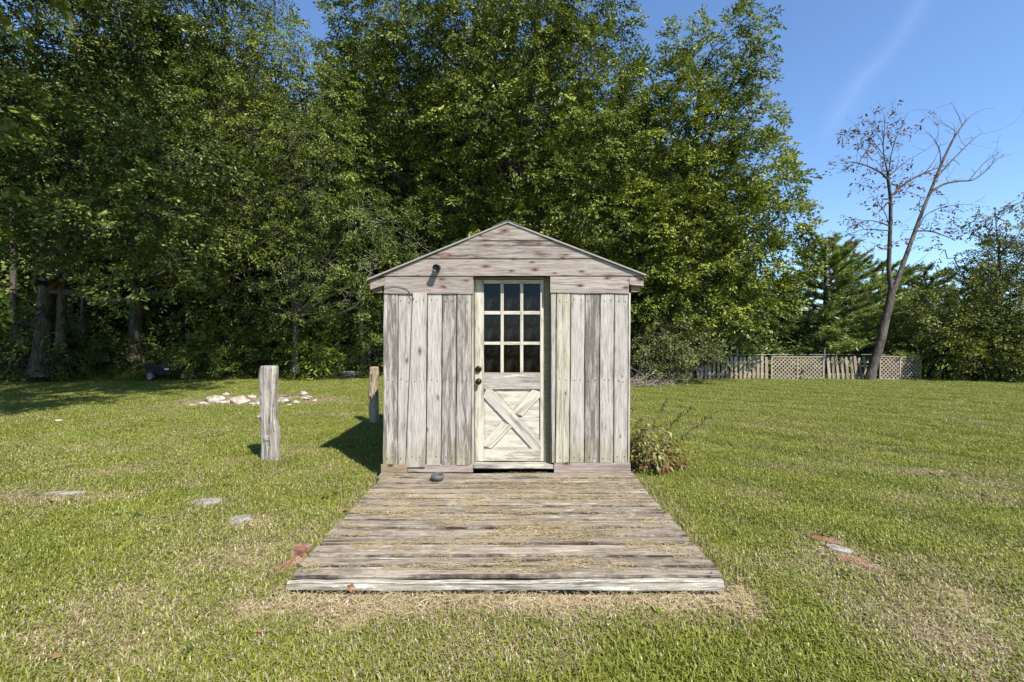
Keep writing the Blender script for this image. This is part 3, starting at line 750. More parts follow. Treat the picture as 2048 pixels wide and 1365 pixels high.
def brace(ax, az, bx, bz, y, T, mt, so, w=.125):
    a = Vector((ax, 0, az)); b = Vector((bx, 0, bz)); L = (b - a).length; c = (a + b) / 2
    ang = math.atan2(b.z - a.z, b.x - a.x)
    # ends cut to the frame
    cut = w / 2 * abs(1 / math.tan(ang)) if abs(ang) > .1 else 0
    h = w / 2
    me = board_mesh((-L / 2 + h * .95, -h), (L / 2 - h * .95 if so > 5 else L / 2 - h * .0, -h), (L / 2 - h * .95, h), (-L / 2, h), T, wob=.0012)
    o = link('diagonal_brace', me, M[mt], door, loc=Vector((c.x, DYp + y, c.z)) - parent_origin(door), rot=(0, -ang, 0)); o['soiled'] = so
brace(X0, Z0, X0 + (X1 - X0) * .5 - .035, Z0 + (Z1 - Z0) * .5 - .035, .003, .017, 'door', .5)
brace(X0 + (X1 - X0) * .5 + .035, Z0 + (Z1 - Z0) * .5 + .035, X1, Z1, .003, .017, 'door', .5)
me = board_mesh((-.485 + .055, -.062), (.485 - .0, -.062), (.485 - .055, .062), (-.485 + .0, .062), .018, wob=.0016)
dl = math.hypot(X1 - X0, Z1 - Z0) / 2
me = board_mesh((-dl + .058, -.066), (dl + .02, -.066), (dl - .040, .066), (-dl - .015, .066), .018, wob=.0016)
# shape ends so that they meet rails and stiles
for v in me.vertices:
    pass
o = link('diagonal_brace', me, M['door_bare'], door, loc=Vector((cxm, DYp + .001, czm)) - parent_origin(door), rot=(0, math.atan2(Z1 - Z0, X1 - X0), 0)); o['soiled'] = .3
def lathe(prof, seg=28, name='lathe', mat=None):
    bm = bmesh.new(); rings = []
    for r, h in prof: rings.append([bm.verts.new((r * math.cos(6.2832 * k / seg), r * math.sin(6.2832 * k / seg), h)) for k in range(seg)])
    for i in range(len(prof) - 1):
        for k in range(seg): bm.faces.new((rings[i][k], rings[i][(k + 1) % seg], rings[i + 1][(k + 1) % seg], rings[i + 1][k]))
    bm.faces.new(rings[0][::-1]); bm.faces.new(rings[-1])
    bmesh.ops.recalc_face_normals(bm, faces=bm.faces)
    return mesh_bm(bm, name, True)
kn = lathe([(.034, 0), (.034, .006), (.014, .010), (.012, .03), (.026, .038), (.031, .05), (.029, .062), (.018, .070), (.004, .072)], name='knob')
link('knob', kn, M['bronze'], door, loc=Vector((dx_(957.5), DYp - .002, dz_(763))) - parent_origin(door), rot=(R(90), 0, 0))
db = lathe([(.036, 0), (.036, .010), (.031, .020), (.020, .024), (.004, .024)], name='deadbolt')
link('deadbolt', db, M['bronze'], door, loc=Vector((dx_(957), DYp - .002, dz_(738.5))) - parent_origin(door), rot=(R(90), 0, 0))
for q in (977, 1017, 1056, 1069):
    link('nail_head', lathe([(.003, 0), (.003, .001)], 6, 'nail'), M['black'], door, loc=Vector((dx_(q), DYp - .001, dz_(918))) - parent_origin(door), rot=(R(90), 0, 0))
# old lamp on the gable
lamp = link('wall_lamp', lathe([(.038, 0), (.038, .012), (.026, .014), (.026, .022), (.036, .026), (.038, .075), (.041, .085), (.036, .087), (.033, .06), (.004, .06)], name='lamp'),
            M['black'], shed, loc=Vector((wx(876), WY - .04, wz(537))) - shed.location, rot=(R(100), 0, 0))
# drooping cable on the left band
pth = [P(768 + q * 4.3, 577 - 6 * math.sin(q / 12 * 3.14) + (14 if q > 11 else 0) * (q - 11) / 3 + q * .4, WY - .02) for q in range(15)]
v_, f_ = tubes([(pth, [.0028] * len(pth))], 5)
link('cable', mesh_np('cable', v_ - np.array(shed.location), f_, smooth=True), M['black'], shed)
# nails in the wall boards
nm_ = lathe([(.006, 0), (.006, .0015)], 6, 'nail'); nm_.materials.append(M['black'])
for a0, a1, b0, b1, *_ in [(q[0], q[1], q[2], q[3]) for q in LB + RB_]:
    if a1 - a0 < 15: continue
    for py, f in ((602, .25), (602, .75), (760, .3), (762, .7), (915, .3), (916, .72)):
        u = (py - 588) / 340; xa = b0 + (a0 - b0) * u; xb = b1 + (a1 - b1) * u
        link('nail', nm_, None, shed, loc=Vector((wx(xa + (xb - xa) * f + rb.uniform(-2, 2)), WY - .0165 if a0 == 812 else WY - .003, wz(py + rb.uniform(-3, 3)))) - shed.location, rot=(R(90), 0, 0))

# ------------------------------------------------------------------ deck
deck = empty('wooden_deck', (-.055, 3.9, 0), label='low wooden platform of worn grey planks laid in front of the shed', cat='deck')
edges = [4.975, 4.79, 4.62, 4.455, 4.31, 4.167, 3.994, 3.84, 3.689, 3.529, 3.392, 3.253, 3.075, 2.945, 2.825]
for q in range(len(edges) - 1):
    y1, y0 = edges[q], edges[q + 1]
    x0 = DX0 + rb.uniform(-.006, .012); x1 = DX1 + rb.uniform(-.015, .012)
    if q == len(edges) - 2: x0 += .012; x1 += .01
    if q == 0: x0, x1 = XL - .02, XR + .02
    cy = (y0 + y1) / 2; w = (y1 - y0) / 2 - rb.uniform(.003, .007); L = (x1 - x0) / 2
    sk = rb.uniform(-.003, .003)
    me = board_mesh((-L, -w + sk), (L, -w - sk), (L, w - sk * .5), (-L, w + sk * .5), .032, wob=.004, cham=.014, bow=rb.uniform(-.004, .004))
    o = link('plank', me, M['deck'], deck, loc=Vector(((x0 + x1) / 2, cy, .100 + rb.uniform(-.003, .003))) - deck.location, rot=(R(-90) + rb.uniform(-.012, .012), rb.uniform(-.0015, .0015), 0))
    o['soiled'] = float(rb.uniform(-.3, .7) if q < 13 else -.6)
me = board_mesh((-1.352, -.034), (1.350, -.036), (1.348, .028), (-1.348, .018), .045, wob=.004, cham=.013, bow=-.004)
for v in me.vertices:     # worn, rounded left end
    if v.co.x < -1.30: v.co.z -= .018 * ((-1.30 - v.co.x) / .09) ** 2 if v.co.z > 0 else 0
o = link('edge_timber', me, M['timber'], deck, loc=Vector((-.043, 2.774, .066)) - deck.location); o['soiled'] = .2
for x0, x1 in ((DX0 + .03, DX0 + .07), (-.08, -.04), (DX1 - .07, DX1 - .03)):
    box('joist', x0, x1, 2.83, 4.97, .005, .064, M['raw'], deck)
nmk = lathe([(.006, 0), (.006, .001)], 6, 'nail'); nmk.materials.append(M['black'])
for q in range(0, len(edges) - 1):
    for xx in (DX0 + .05, -.06, DX1 - .05):
        link('nail', nmk, None, deck, loc=Vector((xx + rb.uniform(-.01, .01), (edges[q] + edges[q + 1]) / 2 + rb.uniform(-.03, .03), .1035)) - deck.location)

# clippings blown over the planks
rg = np.random.RandomState(21)
def strips(x, y, z, L, W, rg, zamp=.004):
    n = len(x); az = rg.rand(n) * 6.283
    d = np.stack([np.cos(az), np.sin(az), rg.normal(size=n) * .12], -1) * (L * (.5 + rg.rand(n)))[:, None] / 2
    s = np.stack([-np.sin(az), np.cos(az), rg.normal(size=n) * .4], -1) * W
    c = np.stack([x, y, z + rg.rand(n) * zamp], -1)
    V = np.stack([c - d - s, c - d + s, c + d + s * .4, c + d - s * .4], 1).reshape(-1, 3)
    return V, np.arange(4 * n).reshape(n, 4), rg.rand(n)
N = 90000
x = rg.uniform(DX0 + .03, DX1 - .03, N); y = rg.uniform(2.86, 4.97, N)
ff = fbm(x * 2.2 + 5, y * 6.5 + 2, 4) + .35 * (fbm(x * 9, y * 20, 2) - .5)
u = (y - 2.86) / 2.1
dens = sstep(.45, .62, ff) * np.clip(1.15 - u * .9, .12, 1) + .02
kp = rg.rand(N) < dens * .8
x, y = x[kp], y[kp]
V, Fq, ti = strips(x, y, np.full(len(x), .1045), .030, .0012, rg)
link('dry_grass_clippings', mesh_np('clippings', V, Fq, ti), M['straw'], kind='stuff', label='straw coloured dry grass clippings scattered over the deck planks', cat='clippings')
# thatch lying round the deck
N = 60000
x = rg.uniform(DX0 - .8, DX1 + .8, N); y = rg.uniform(2.2, 6.0, N)
dx = np.maximum(np.maximum(DX0 - x, x - DX1), 0); dy = np.maximum(DY0 - .05 - y, 0)
rr_ = np.hypot(dx, dy); kp = (rr_ > .0) & (rg.rand(N) < sstep(.26, .05, rr_ + .16 * (fbm(x * 3, y * 3, 3) - .5)) * np.where(y > 4.9, .25, 1))
x, y = x[kp], y[kp]
V, Fq, ti = strips(x, y, ground_h(x, y) + .008, .055, .0014, rg, .018)
V[:, 2] += .032 * sstep(.16, .03, np.abs(V[:, 1] - 2.74)) * (np.abs(V[:, 0] + .04) < 1.45)
link('dead_grass_thatch', mesh_np('thatch', V, Fq, ti), M['straw'], kind='stuff', label='bleached dead grass lying around the foot of the deck', cat='dead grass')

# bowl on the deck
b0 = Vector(((875 - 1024) / F * 4.70, 4.70, .104))
bowl = empty('dish', b0, label='small round dark grey bowl standing on the deck left of the door', cat='bowl')
link('bowl_body', lathe([(.040, 0), (.062, .012), (.070, .032), (.066, .050), (.054, .060), (.047, .057), (.050, .045), (.046, .02), (.004, .016)], 36, 'bowl'), M['bowl'], bowl)
v_, f_ = tubes([(np.array([(0, 0, .016), (.004, 0, .05), (-.003, .002, .085)]), [.002, .002, .0015]), (np.array([(0, 0, .016), (.02, .01, .04), (.03, .012, .055)]), [.002, .002, .001])], 5)
link('wick', mesh_np('wick', v_, f_, smooth=True), M['straw'], bowl)

# ------------------------------------------------------------------ bricks, slabs, rocks
def rough_box(sx, sy, sz, seed, amp=.004, cuts=3):
    bm = bmesh.new(); bmesh.ops.create_cube(bm, size=1)
    bmesh.ops.subdivide_edges(bm, edges=bm.edges[:], cuts=cuts, use_grid_fill=True)
    for v in bm.verts:
        v.co = Vector((v.co.x * sx, v.co.y * sy, v.co.z * sz))
        nn = mnoise.noise_vector(v.co * 14 + Vector((seed * 3.1, seed, 0))); v.co += nn * amp
    return mesh_bm(bm, 'rough_box')
def brick(px, py, rot, label, z=.02, s=(.20, .095, .06), group=None, tilt=(0, 0)):
    g0 = G(px, py)
    return link('brick', rough_box(*s, rb.random() * 9), M['brick'], loc=(g0.x, g0.y, z), rot=(R(tilt[0]), R(tilt[1]), R(rot)), label=label, cat='brick', group=group)
brick(603, 1112, 78, 'orange red brick lying against the left edge of the deck, the farther of two', z=.038, s=(.125, .085, .06), tilt=(4, 6))
brick(578, 1137, 55, 'flat dark red brick sunk in dead grass at the near left corner of the deck', z=.010, s=(.17, .075, .05), tilt=(0, -8))
brick(1716, 1128, -40, 'dull red brick sunk in the lawn right of the deck, nearest the camera', z=-.006, s=(.24, .085, .045))
brick(1655, 1084, -40, 'thin red brick edge sunk in the lawn beyond the small grey stone', z=-.008, s=(.20, .07, .05))
brick(1765, 1103, -30, 'small orange brick fragment lying in grass right of the sunken brick row', z=-.006, s=(.10, .045, .04))
def slab(px, py, sx, sy, rot, label, z=0.006):
    g0 = G(px, py); bm = bmesh.new(); ring = []
    n_ = 14
    tops, bots = [], []
    for k in range(n_):
        a_ = k / n_ * 6.283; r_ = 1 + rb.uniform(-.28, .18)
        tops.append(bm.verts.new((sx * r_ * math.cos(a_), sy * r_ * math.sin(a_), .012 + rb.uniform(-.003, .003))))
        bots.append(bm.verts.new((sx * r_ * 1.05 * math.cos(a_), sy * r_ * 1.05 * math.sin(a_), -.03)))
    c = bm.verts.new((0, 0, .018))
    for k in range(n_):
        k2 = (k + 1) % n_; bm.faces.new((tops[k], tops[k2], c)); bm.faces.new((tops[k], bots[k], bots[k2], tops[k2]))
    bm.faces.new(bots[::-1])
    link('flat_stone', mesh_bm(bm, 'slab'), M['slab'], loc=(g0.x, g0.y, z), rot=(0, 0, R(rot)), label=label, cat='stone')
slab(417, 1006, .17, .095, 5, 'wide pale crumbled flat stone in the lawn left of the deck')
slab(478, 1043, .10, .11, 30, 'smaller grey crumbled flat stone in the lawn, nearest to the deck')
slab(1675, 1101, .085, .055, -30, 'small grey stone between two sunken red bricks right of the deck')
slab(130, 989, .22, .06, 8, 'long thin pale stone half buried in the lawn at far left')
def rock(px, py, sx, sy, sz, label, group=None, tan=False):
    sz *= .72
    g0 = G(px, py); bm = bmesh.new(); bmesh.ops.create_icosphere(bm, subdivisions=3, radius=1)
    sd = Vector((rb.random() * 30, rb.random() * 30, rb.random() * 30))
    for v in bm.verts:
        n1 = mnoise.noise(v.co * 1.4 + sd) * .45 + mnoise.noise(v.co * 3 + sd) * .12
        c = v.co * (1 + n1)
        # facets
        for k in range(5):
            dr_ = Vector((math.sin(k * 2.4 + sd.x), math.cos(k * 1.7 + sd.y), math.sin(k * .9 + sd.z) * .7)).normalized()
            e = c.dot(dr_) - .62
            if e > 0: c -= dr_ * e * .85
        v.co = Vector((c.x * sx * .85, c.y * sy * .85, c.z * sz))
    link('rock', mesh_bm(bm, 'rock'), M['rock'], loc=(g0.x, g0.y, sz * .35), rot=(0, 0, rb.uniform(-.4, .4)), label=label, cat='rock', group=group)
GR = 'rocks of the low ring in the lawn'
rock(428, 806, .36, .22, .19, 'big white slanting rock at the left end of the rock ring', GR)
rock(480, 811, .27, .20, .20, 'big white angular rock left of the near fence post', GR)
rock(447, 808, .24, .16, .09, 'low beige rock between the two big white rocks', GR)
rock(405, 809, .25, .15, .07, 'flat dull rock left of the big slanting white rock', GR)
rock(503, 812, .15, .12, .10, 'small round rock right of the big angular white rock', GR)
rock(517, 811, .16, .13, .13, 'white round rock right beside the near fence post', GR)
rock(566, 808, .18, .14, .15, 'white rock peeping out right of the near fence post', GR)
rock(592, 808, .17, .12, .10, 'grey rock under the twig on the right side of the ring', GR)
rock(612, 800, .19, .14, .11, 'whitish flat rock at the right end of the ring', GR)
rock(606, 791, .15, .12, .13, 'small brown pointed rock at the far right of the ring', GR)
rock(628, 803, .12, .09, .05, 'tiny pale rock lying outside the ring on the right', GR)
rock(452, 793, .14, .11, .10, 'small yellowish rock on the far side of the ring', GR)
rock(503, 796, .17, .11, .08, 'beige rock on the far side of the ring, behind its middle', GR)
rock(545, 793, .15, .11, .08, 'brownish rock on the far side just behind the fence post', GR)
rock(385, 812, .14, .10, .05, 'tiny dull rock, leftmost of the ring', GR)
rock(577, 812, .10, .08, .05, 'tiny tan stone at the near right of the ring', GR)
g0 = G(118, 846)
link('paper_scrap', rough_box(.09, .05, .012, 3, .01, 2), M['decal'], loc=(g0.x, g0.y, .05), rot=(0, 0, .1), label='white scrap lying on the lawn at the far left', cat='scrap')
pth = [P(560 + q * 8, 797 - 7 * math.sin(q / 8 * 3.1), 11.3 - .02 * q) for q in range(9)]
v_, f_ = tubes([(pth, [.012] * 9)], 5)
link('twig', mesh_np('twig', v_, f_, smooth=True), M['bark'], label='thin dark bent twig lying over the right side of the rock ring', cat='twig')

# ------------------------------------------------------------------ split rail posts
def post(px, pbase, wpx, ptop, label, mat, holes, knots, seed, depth=.14, lean=0.0):
    b = G(px, pbase); Yp = b.y; H = CAM_H - (ptop - HZ) / F * Yp; W = wpx / F * Yp
    thing = empty('fence_post', b, label=label, cat='post', group='old split rail posts left of the shed')
    bm = bmesh.new(); nh = 44; nxs = 9; nys = 4
    # ring points round a rounded rectangle
    prof = []
    for k in range(nxs): prof.append((-.5 + k / (nxs - 1), -.5))
    for k in range(1, nys): prof.append((.5, -.5 + k / nys))
    for k in range(nxs): prof.append((.5 - k / (nxs - 1), .5))
    for k in range(1, nys): prof.append((-.5, .5 - k / nys))
    rings = []
    rr0 = random.Random(seed)
    for i in range(nh + 1):
        u = i / nh; z = -.05 + (H + .05) * u; ring = []
        cxo = lean * u + .010 * math.sin(u * 5 + seed) * H
        wsc = 1 + .05 * math.sin(u * 9 + seed * 2) + .04 * math.sin(u * 21 + seed)
        if seed == 1: wsc *= 1.0 - .10 * sstep(.78, .70, u) * sstep(.35, .55, u) + .02
        end = 1 - .10 * sstep(.985, 1.0, u)
        for (qx, qy) in prof:
            s2 = 1 - .10 * (abs(qx * 2) ** 4) * (abs(qy * 2) ** 4) * 2
            p = Vector((qx * W * wsc * end * s2 + cxo, qy * depth * end * s2, z))
            nn = mnoise.noise(Vector((p.x * 22, p.y * 22, p.z * 2.2 + seed * 7))) * .012 + mnoise.noise(Vector((p.x * 60, p.y * 60, p.z * 7))) * .005
            dirn = Vector((qx, qy, 0)).normalized(); p += dirn * nn
            for (kx, ku, ks, ka) in knots:
                dq = ((qx - kx) / .16) ** 2 + ((u - ku) / .022) ** 2
                p += dirn * ka * math.exp(-dq * 1.2)
            ring.append(bm.verts.new(p))
        rings.append(ring)
    kk = len(prof); hf = []
    for i in range(nh):
        for j in range(kk):
            f = bm.faces.new((rings[i][j], rings[i][(j + 1) % kk], rings[i + 1][(j + 1) % kk], rings[i + 1][j]))
            for (hx, h0, h1) in holes:
                if h0 <= (i + .5) / nh <= h1 and j < nxs - 1 and abs(prof[j][0] + .5 / (nxs - 1) - hx) < .11: hf.append(f)
    bm.faces.new(rings[0][::-1]); bm.faces.new(rings[-1])
    bmesh.ops.recalc_face_normals(bm, faces=bm.faces)
    if hf:
        r_ = bmesh.ops.extrude_face_region(bm, geom=hf)
        bmesh.ops.translate(bm, verts=[v for v in r_['geom'] if isinstance(v, bmesh.types.BMVert)], vec=(0.005, .12, 0))
        bmesh.ops.delete(bm, geom=hf, context='FACES')
    me = mesh_bm(bm, 'post')
    # grain axis to local X
    me.transform(Matrix.Rotation(R(90), 4, 'Y'))
    o = link('post_shaft', me, mat, thing, rot=(0, R(-90), 0)); o['soiled'] = .4
    return thing
p1 = post(539, 925, 33, 732, 'thick grey knotty post standing nearer, left of the shed', M['post'], [], [(-.5, .50, .03, .045), (-.05, .285, .03, .022), (.02, .20, .03, -.006), (-.42, .62, .02, -.012)], 1)
p2 = post(748, 850, 17, 734, 'tan post with two rail holes close to the left wall of the shed', M['post_tan'], [(-.20, .76, .88), (-.25, .42, .53)], [], 2)

# ------------------------------------------------------------------ foliage library
def spray_templates(seed, count, n_side, per, L, leaf, aspect=.55, droop=.35, jitter=.85):
    rg = np.random.RandomState(seed); T = []
    for c in range(count):
        P0, D0 = [], []
        for s in range(n_side):
            xs0 = L * (.1 + .9 * s / n_side); ang = (1 if s % 2 else -1) * (.55 + .35 * rg.rand())
            ln = L * (.55 - .38 * s / n_side) * (.7 + .6 * rg.rand())
            for k in range(per):
                q = (k + .6) / per * ln
                P0.append((xs0 + q * math.cos(ang), q * math.sin(ang), rg.normal() * .035 * L / .5)); D0.append(ang + (.7 if k % 2 else -.7) * rg.rand())
        P0 = np.array(P0); D0 = np.array(D0); n = len(P0)
        P0[:, 2] -= droop * (P0[:, 0] ** 2 + P0[:, 1] ** 2) / L
        d = np.stack([np.cos(D0), np.sin(D0), -.35 - .3 * rg.rand(n)], -1) + rg.normal(size=(n, 3)) * .28
        d /= np.linalg.norm(d, axis=1)[:, None]
        nn = np.array([0.12, 0, 1.0]) + rg.normal(size=(n, 3)) * jitter
        s = np.cross(nn, d); s /= np.linalg.norm(s, axis=1)[:, None]; nn = np.cross(d, s)
        l = (leaf * (.7 + .6 * rg.rand(n)))[:, None]; w = l * aspect * .5
        V = np.stack([P0, P0 + d * l * .45 + s * w - nn * w * .25, P0 + d * l, P0 + d * l * .45 - s * w - nn * w * .25], 1)
        T.append(V)
    return np.stack(T)          # count, n, 4, 3
def put_sprays(T, C, D, rg, smin=.75, smax=1.3, tilt=.6):
    """C (N,3) centres, D (N,3) outward directions"""
    N = len(C); k = rg.randint(0, len(T), N)
    x = D + rg.normal(size=(N, 3)) * .35; x[:, 2] = np.clip(x[:, 2], -.5, .8) * .6
    x /= np.linalg.norm(x, axis=1)[:, None] + 1e-9
    up = np.array([0, 0, 1.0]) + rg.normal(size=(N, 3)) * tilt
    y = np.cross(up, x); y /= np.linalg.norm(y, axis=1)[:, None]; z = np.cross(x, y)
    s = rg.uniform(smin, smax, N)
    Rm = np.stack([x, y, z], 1) * s[:, None, None]     # rows = axes
    V = np.einsum('nlvk,nkj->nlvj', T[k], Rm) + C[:, None, None, :]
    n = V.shape[1]
    ti = np.clip(rg.rand(N)[:, None] * .45 + rg.rand(N, n) * .55, 0, 1)
    return V.reshape(-1, 3).astype(np.float32), ti.ravel()
TB = spray_templates(1, 10, 8, 6, .62, .098)                    # broad leaves, 40 per spray
TS = spray_templates(2, 8, 8, 6, .50, .075, aspect=.5)          # small leaves
TL = spray_templates(3, 8, 6, 4, .70, .19, aspect=.62)          # large near leaves
TK = spray_templates(4, 8, 8, 4, .85, .17, aspect=.6)           # coarse, for trees far behind
TN = spray_templates(5, 8, 6, 4, .55, .13, aspect=.3, droop=.5) # narrow
def lobe_clumps(lobes, per_m2, rg, back=.35, inner=.25):
    C, D = [], []
    cs_ = np.array([l[0] for l in lobes]); rs_ = np.array([l[1] for l in lobes])
    for c, r in lobes:
        n = int(per_m2 * 4 * math.pi * r * r)
        d = rg.normal(size=(n, 3)); d /= np.linalg.norm(d, axis=1)[:, None]
        rad = r * np.where(rg.rand(n) < inner, .35 + .5 * rg.rand(n), .82 + .25 * rg.rand(n) ** 1.5)
        nz_ = np.array([mnoise.noise(Vector(q * 1.6 + c * .7)) for q in d])
        rad = rad * (1 + .55 * nz_)
        p = np.array(c) + d * rad[:, None] * np.array([1, 1, .85])
        keep = rg.rand(n) < np.where(d[:, 1] > .35, back, 1.0) * np.where(d[:, 2] < -.6, .6, 1)
        # thin out clumps that are buried inside other lobes
        ins = np.zeros(n)
        for c2, r2 in zip(cs_, rs_):
            ins = np.maximum(ins, (np.linalg.norm(p - c2, axis=1) < r2 * .62) * 1.0)
        keep &= rg.rand(n) > ins * .65
        keep &= nz_ > -.36
        C.append(p[keep]); D.append(d[keep])
    return np.concatenate(C), np.concatenate(D)
def auto_lobes(c, r, n, lr, rg, zmin=None, shell=.6):
    out = []; c = np.array(c, float); r = np.array(r, float); tries = 0
    while len(out) < n and tries < n * 40:
        tries += 1
        d = rg.normal(size=3); d /= np.linalg.norm(d)
        p = c + d * r * (shell + (1 - shell) * rg.rand())
        q = lr * (.65 + .7 * rg.rand())
        if zmin is not None and p[2] < zmin: continue
        if any(np.linalg.norm(p - o_[0]) < .55 * (q + o_[1]) for o_ in out): continue
        out.append((p, q))
    return out
NLEAF = [0]
def tree(name, label, trunk, r0, lobes, T, mat, seed, per_m2, bark='bark', group=None, cat='tree', back=.35, inner=.25, twigs=.12, extra_limbs=(), rtop=.25):
    """trunk: list of world points; lobes: (centre, radius)"""
    rg = np.random.RandomState(seed)
    tp = np.array([tuple(p) for p in trunk], float); base = tp[0].copy(); base[2] = 0
    th = empty(name, tuple(base), label=label, cat=cat, group=group)
    # densify trunk
    tt = np.linspace(0, len(tp) - 1, (len(tp) - 1) * 4 + 1)
    dens = np.stack([np.interp(tt, np.arange(len(tp)), tp[:, k]) for k in range(3)], -1)
    dens[1:-1] = (dens[:-2] + 2 * dens[1:-1] + dens[2:]) / 4
    rad = r0 * (1 - (1 - rtop) * np.linspace(0, 1, len(dens)) ** .9); rad[0] *= 1.45; rad[1] *= 1.12
    big, small = [(dens, rad)], []
    for pth_, ra, rb2 in extra_limbs:
        pp = np.array([tuple(p) for p in pth_], float); t2 = np.linspace(0, len(pp) - 1, (len(pp) - 1) * 3 + 1)
        pp = np.stack([np.interp(t2, np.arange(len(pp)), pp[:, k]) for k in range(3)], -1)
        big.append((pp, np.linspace(ra, rb2, len(pp))))
    C, D = lobe_clumps(lobes, per_m2, rg, back, inner)
    for c, r in lobes:
        c = np.array(c, float)
        # leave the trunk lower than the lobe
        zz = min(max(c[2] - (.55 * np.linalg.norm(c[:2] - base[:2]) + .6), base[2] + .25 * tp[-1][2]), tp[-1][2])
        k = int(np.argmin(np.abs(dens[:, 2] - zz))); k = max(k, 1)
        Lm = np.linalg.norm(c - dens[k]); rr1 = min(rad[k] * .6, .02 + .014 * Lm)
        big.append((curve_path(dens[k], c, 8, rg, .10, .05), np.linspace(rr1, .014, 8)))
        near = np.where(np.linalg.norm(C - c, axis=1) < r * 1.3)[0]
        if len(near):
            for q in rg.choice(near, min(len(near), max(3, int(len(near) * twigs))), replace=False):
                small.append((curve_path(c + rg.normal(size=3) * r * .15, C[q], 4, rg, .08), np.linspace(.012, .004, 4)))
    v1, f1_ = tubes(big, 8); 
    if small:
        v2, f2_ = tubes(small, 3); v1 = np.concatenate([v1, v2]); f1_ = np.concatenate([f1_, f2_ + len(v1) - len(v2)])
    link('trunk', mesh_np('trunk', v1 - base, f1_, smooth=True), M[bark], th)
    V, ti = put_sprays(T, C, D, rg)
    NLEAF[0] += len(ti)
    link('crown', mesh_np('crown', V - base.astype(np.float32), np.arange(len(V)).reshape(-1, 4), ti), M[mat], th)
    return th
def clone(src, loc, rotz, label, scale=1.0):
    c = src.copy(); COL.objects.link(c); c.location = loc; c.rotation_euler = (0, 0, rotz); c.scale = (scale,) * 3; c['label'] = label
    for ch in src.children:
        d = ch.copy(); COL.objects.link(d); d.parent = c
    return c
def PL(px, py, rp, Y): p = P(px, py, Y); return (np.array(p), rp / F * Y)

GT = 'trees of the wood behind the shed'
# --- big tree at left, limbs reaching over the lawn
rg0 = np.random.RandomState(5)
L1 = [PL(*q) for q in ((60, 60, 110, 13), (200, 20, 110, 14), (330, -20, 90, 15), (20, 210, 110, 12.5), (150, 190, 100, 13.5), (290, 130, 95, 14.5), (60, 360, 100, 13), (190, 330, 90, 12),
      (300, 270, 85, 12.2), (230, 450, 85, 11.5), (330, 430, 75, 11.6), (130, 480, 70, 12), (280, 560, 60, 12), (340, 520, 50, 12), (40, 470, 60, 13), (390, 60, 80, 15.5), (360, 320, 65, 12.0), (120, -60, 120, 12), (-90, 200, 120, 12), (-80, 400, 110, 12))]
tree('broadleaf_tree', 'big leaning tree with a forked trunk at the left edge of the wood', [P(82, 752, 15.6), P(90, 640, 15.6), P(100, 520, 15.6), P(118, 420, 15.5), P(150, 300, 15.4), P(180, 190, 15.2), P(190, 60, 15), P(185, -60, 15)], .30,
     L1, TB, 'leaf_b', 51, 8.2, group=GT, extra_limbs=[([P(100, 560, 15.5), P(85, 470, 15.3), P(50, 380, 15), P(20, 250, 14.6)], .17, .06), ([P(120, 700, 15.5), P(125, 600, 15.4), P(130, 500, 15.4), P(160, 380, 15.2), P(240, 260, 14.6)], .15, .05)])
L2 = [PL(*q) for q in ((420, 110, 85, 15.5), (470, 30, 80, 16.0), (520, 120, 75, 15.5), (560, 190, 70, 15.5), (450, 220, 85, 15.0), (380, 200, 70, 15.5), (520, 270, 80, 15.0), (600, 280, 70, 15.0), (430, 330, 75, 15.0), (500, 390, 80, 15.0), (610, 370, 75, 15.0),
      (400, 430, 70, 15.0), (330, 90, 70, 16.5), (570, 90, 45, 16.0), (470, 470, 70, 15.0), (560, 460, 65, 15.0), (650, 180, 50, 15.5), (660, 300, 55, 15.6), (540, 30, 40, 16.0), (240, 60, 80, 17.0), (610, 120, 40, 15.8), (380, 520, 60, 15.3))]
tree('broadleaf_tree', 'bright dense tree with a straight grey trunk between the cart and the leaning tree', [P(272, 745, 18), P(272, 640, 18), P(278, 500, 18), P(300, 350, 17.8), P(350, 200, 17.5), P(400, 60, 17.2)], .27, L2, TS, 'leaf_a', 52, 8.4, group=GT)
# --- central tree behind the shed
L4 = [PL(*q) for q in ((745, 50, 70, 17), (800, 20, 85, 17), (900, 20, 90, 16.5), (1000, -10, 95, 16.5), (1100, 10, 95, 16.5), (1165, 40, 80, 16.5), (760, 150, 75, 17), (850, 130, 80, 16.5), (940, 120, 85, 16), (1060, 120, 90, 16), (1170, 130, 80, 16.2),
      (1230, 200, 60, 16.5), (740, 240, 55, 17), (830, 230, 60, 17), (980, 230, 80, 16), (1090, 240, 85, 16), (1190, 260, 75, 16.2), (900, 290, 55, 17), (800, 330, 45, 17.5), (1030, 340, 75, 16.4), (1140, 350, 80, 16.2), (1230, 340, 60, 16.5), (930, 390, 60, 17),
      (870, 430, 50, 17.5), (1080, 440, 70, 16.8), (1180, 440, 75, 16.4), (1000, 470, 60, 17.2), (715, 135, 35, 17), (880, 340, 40, 17), (1220, 500, 60, 16.8))]
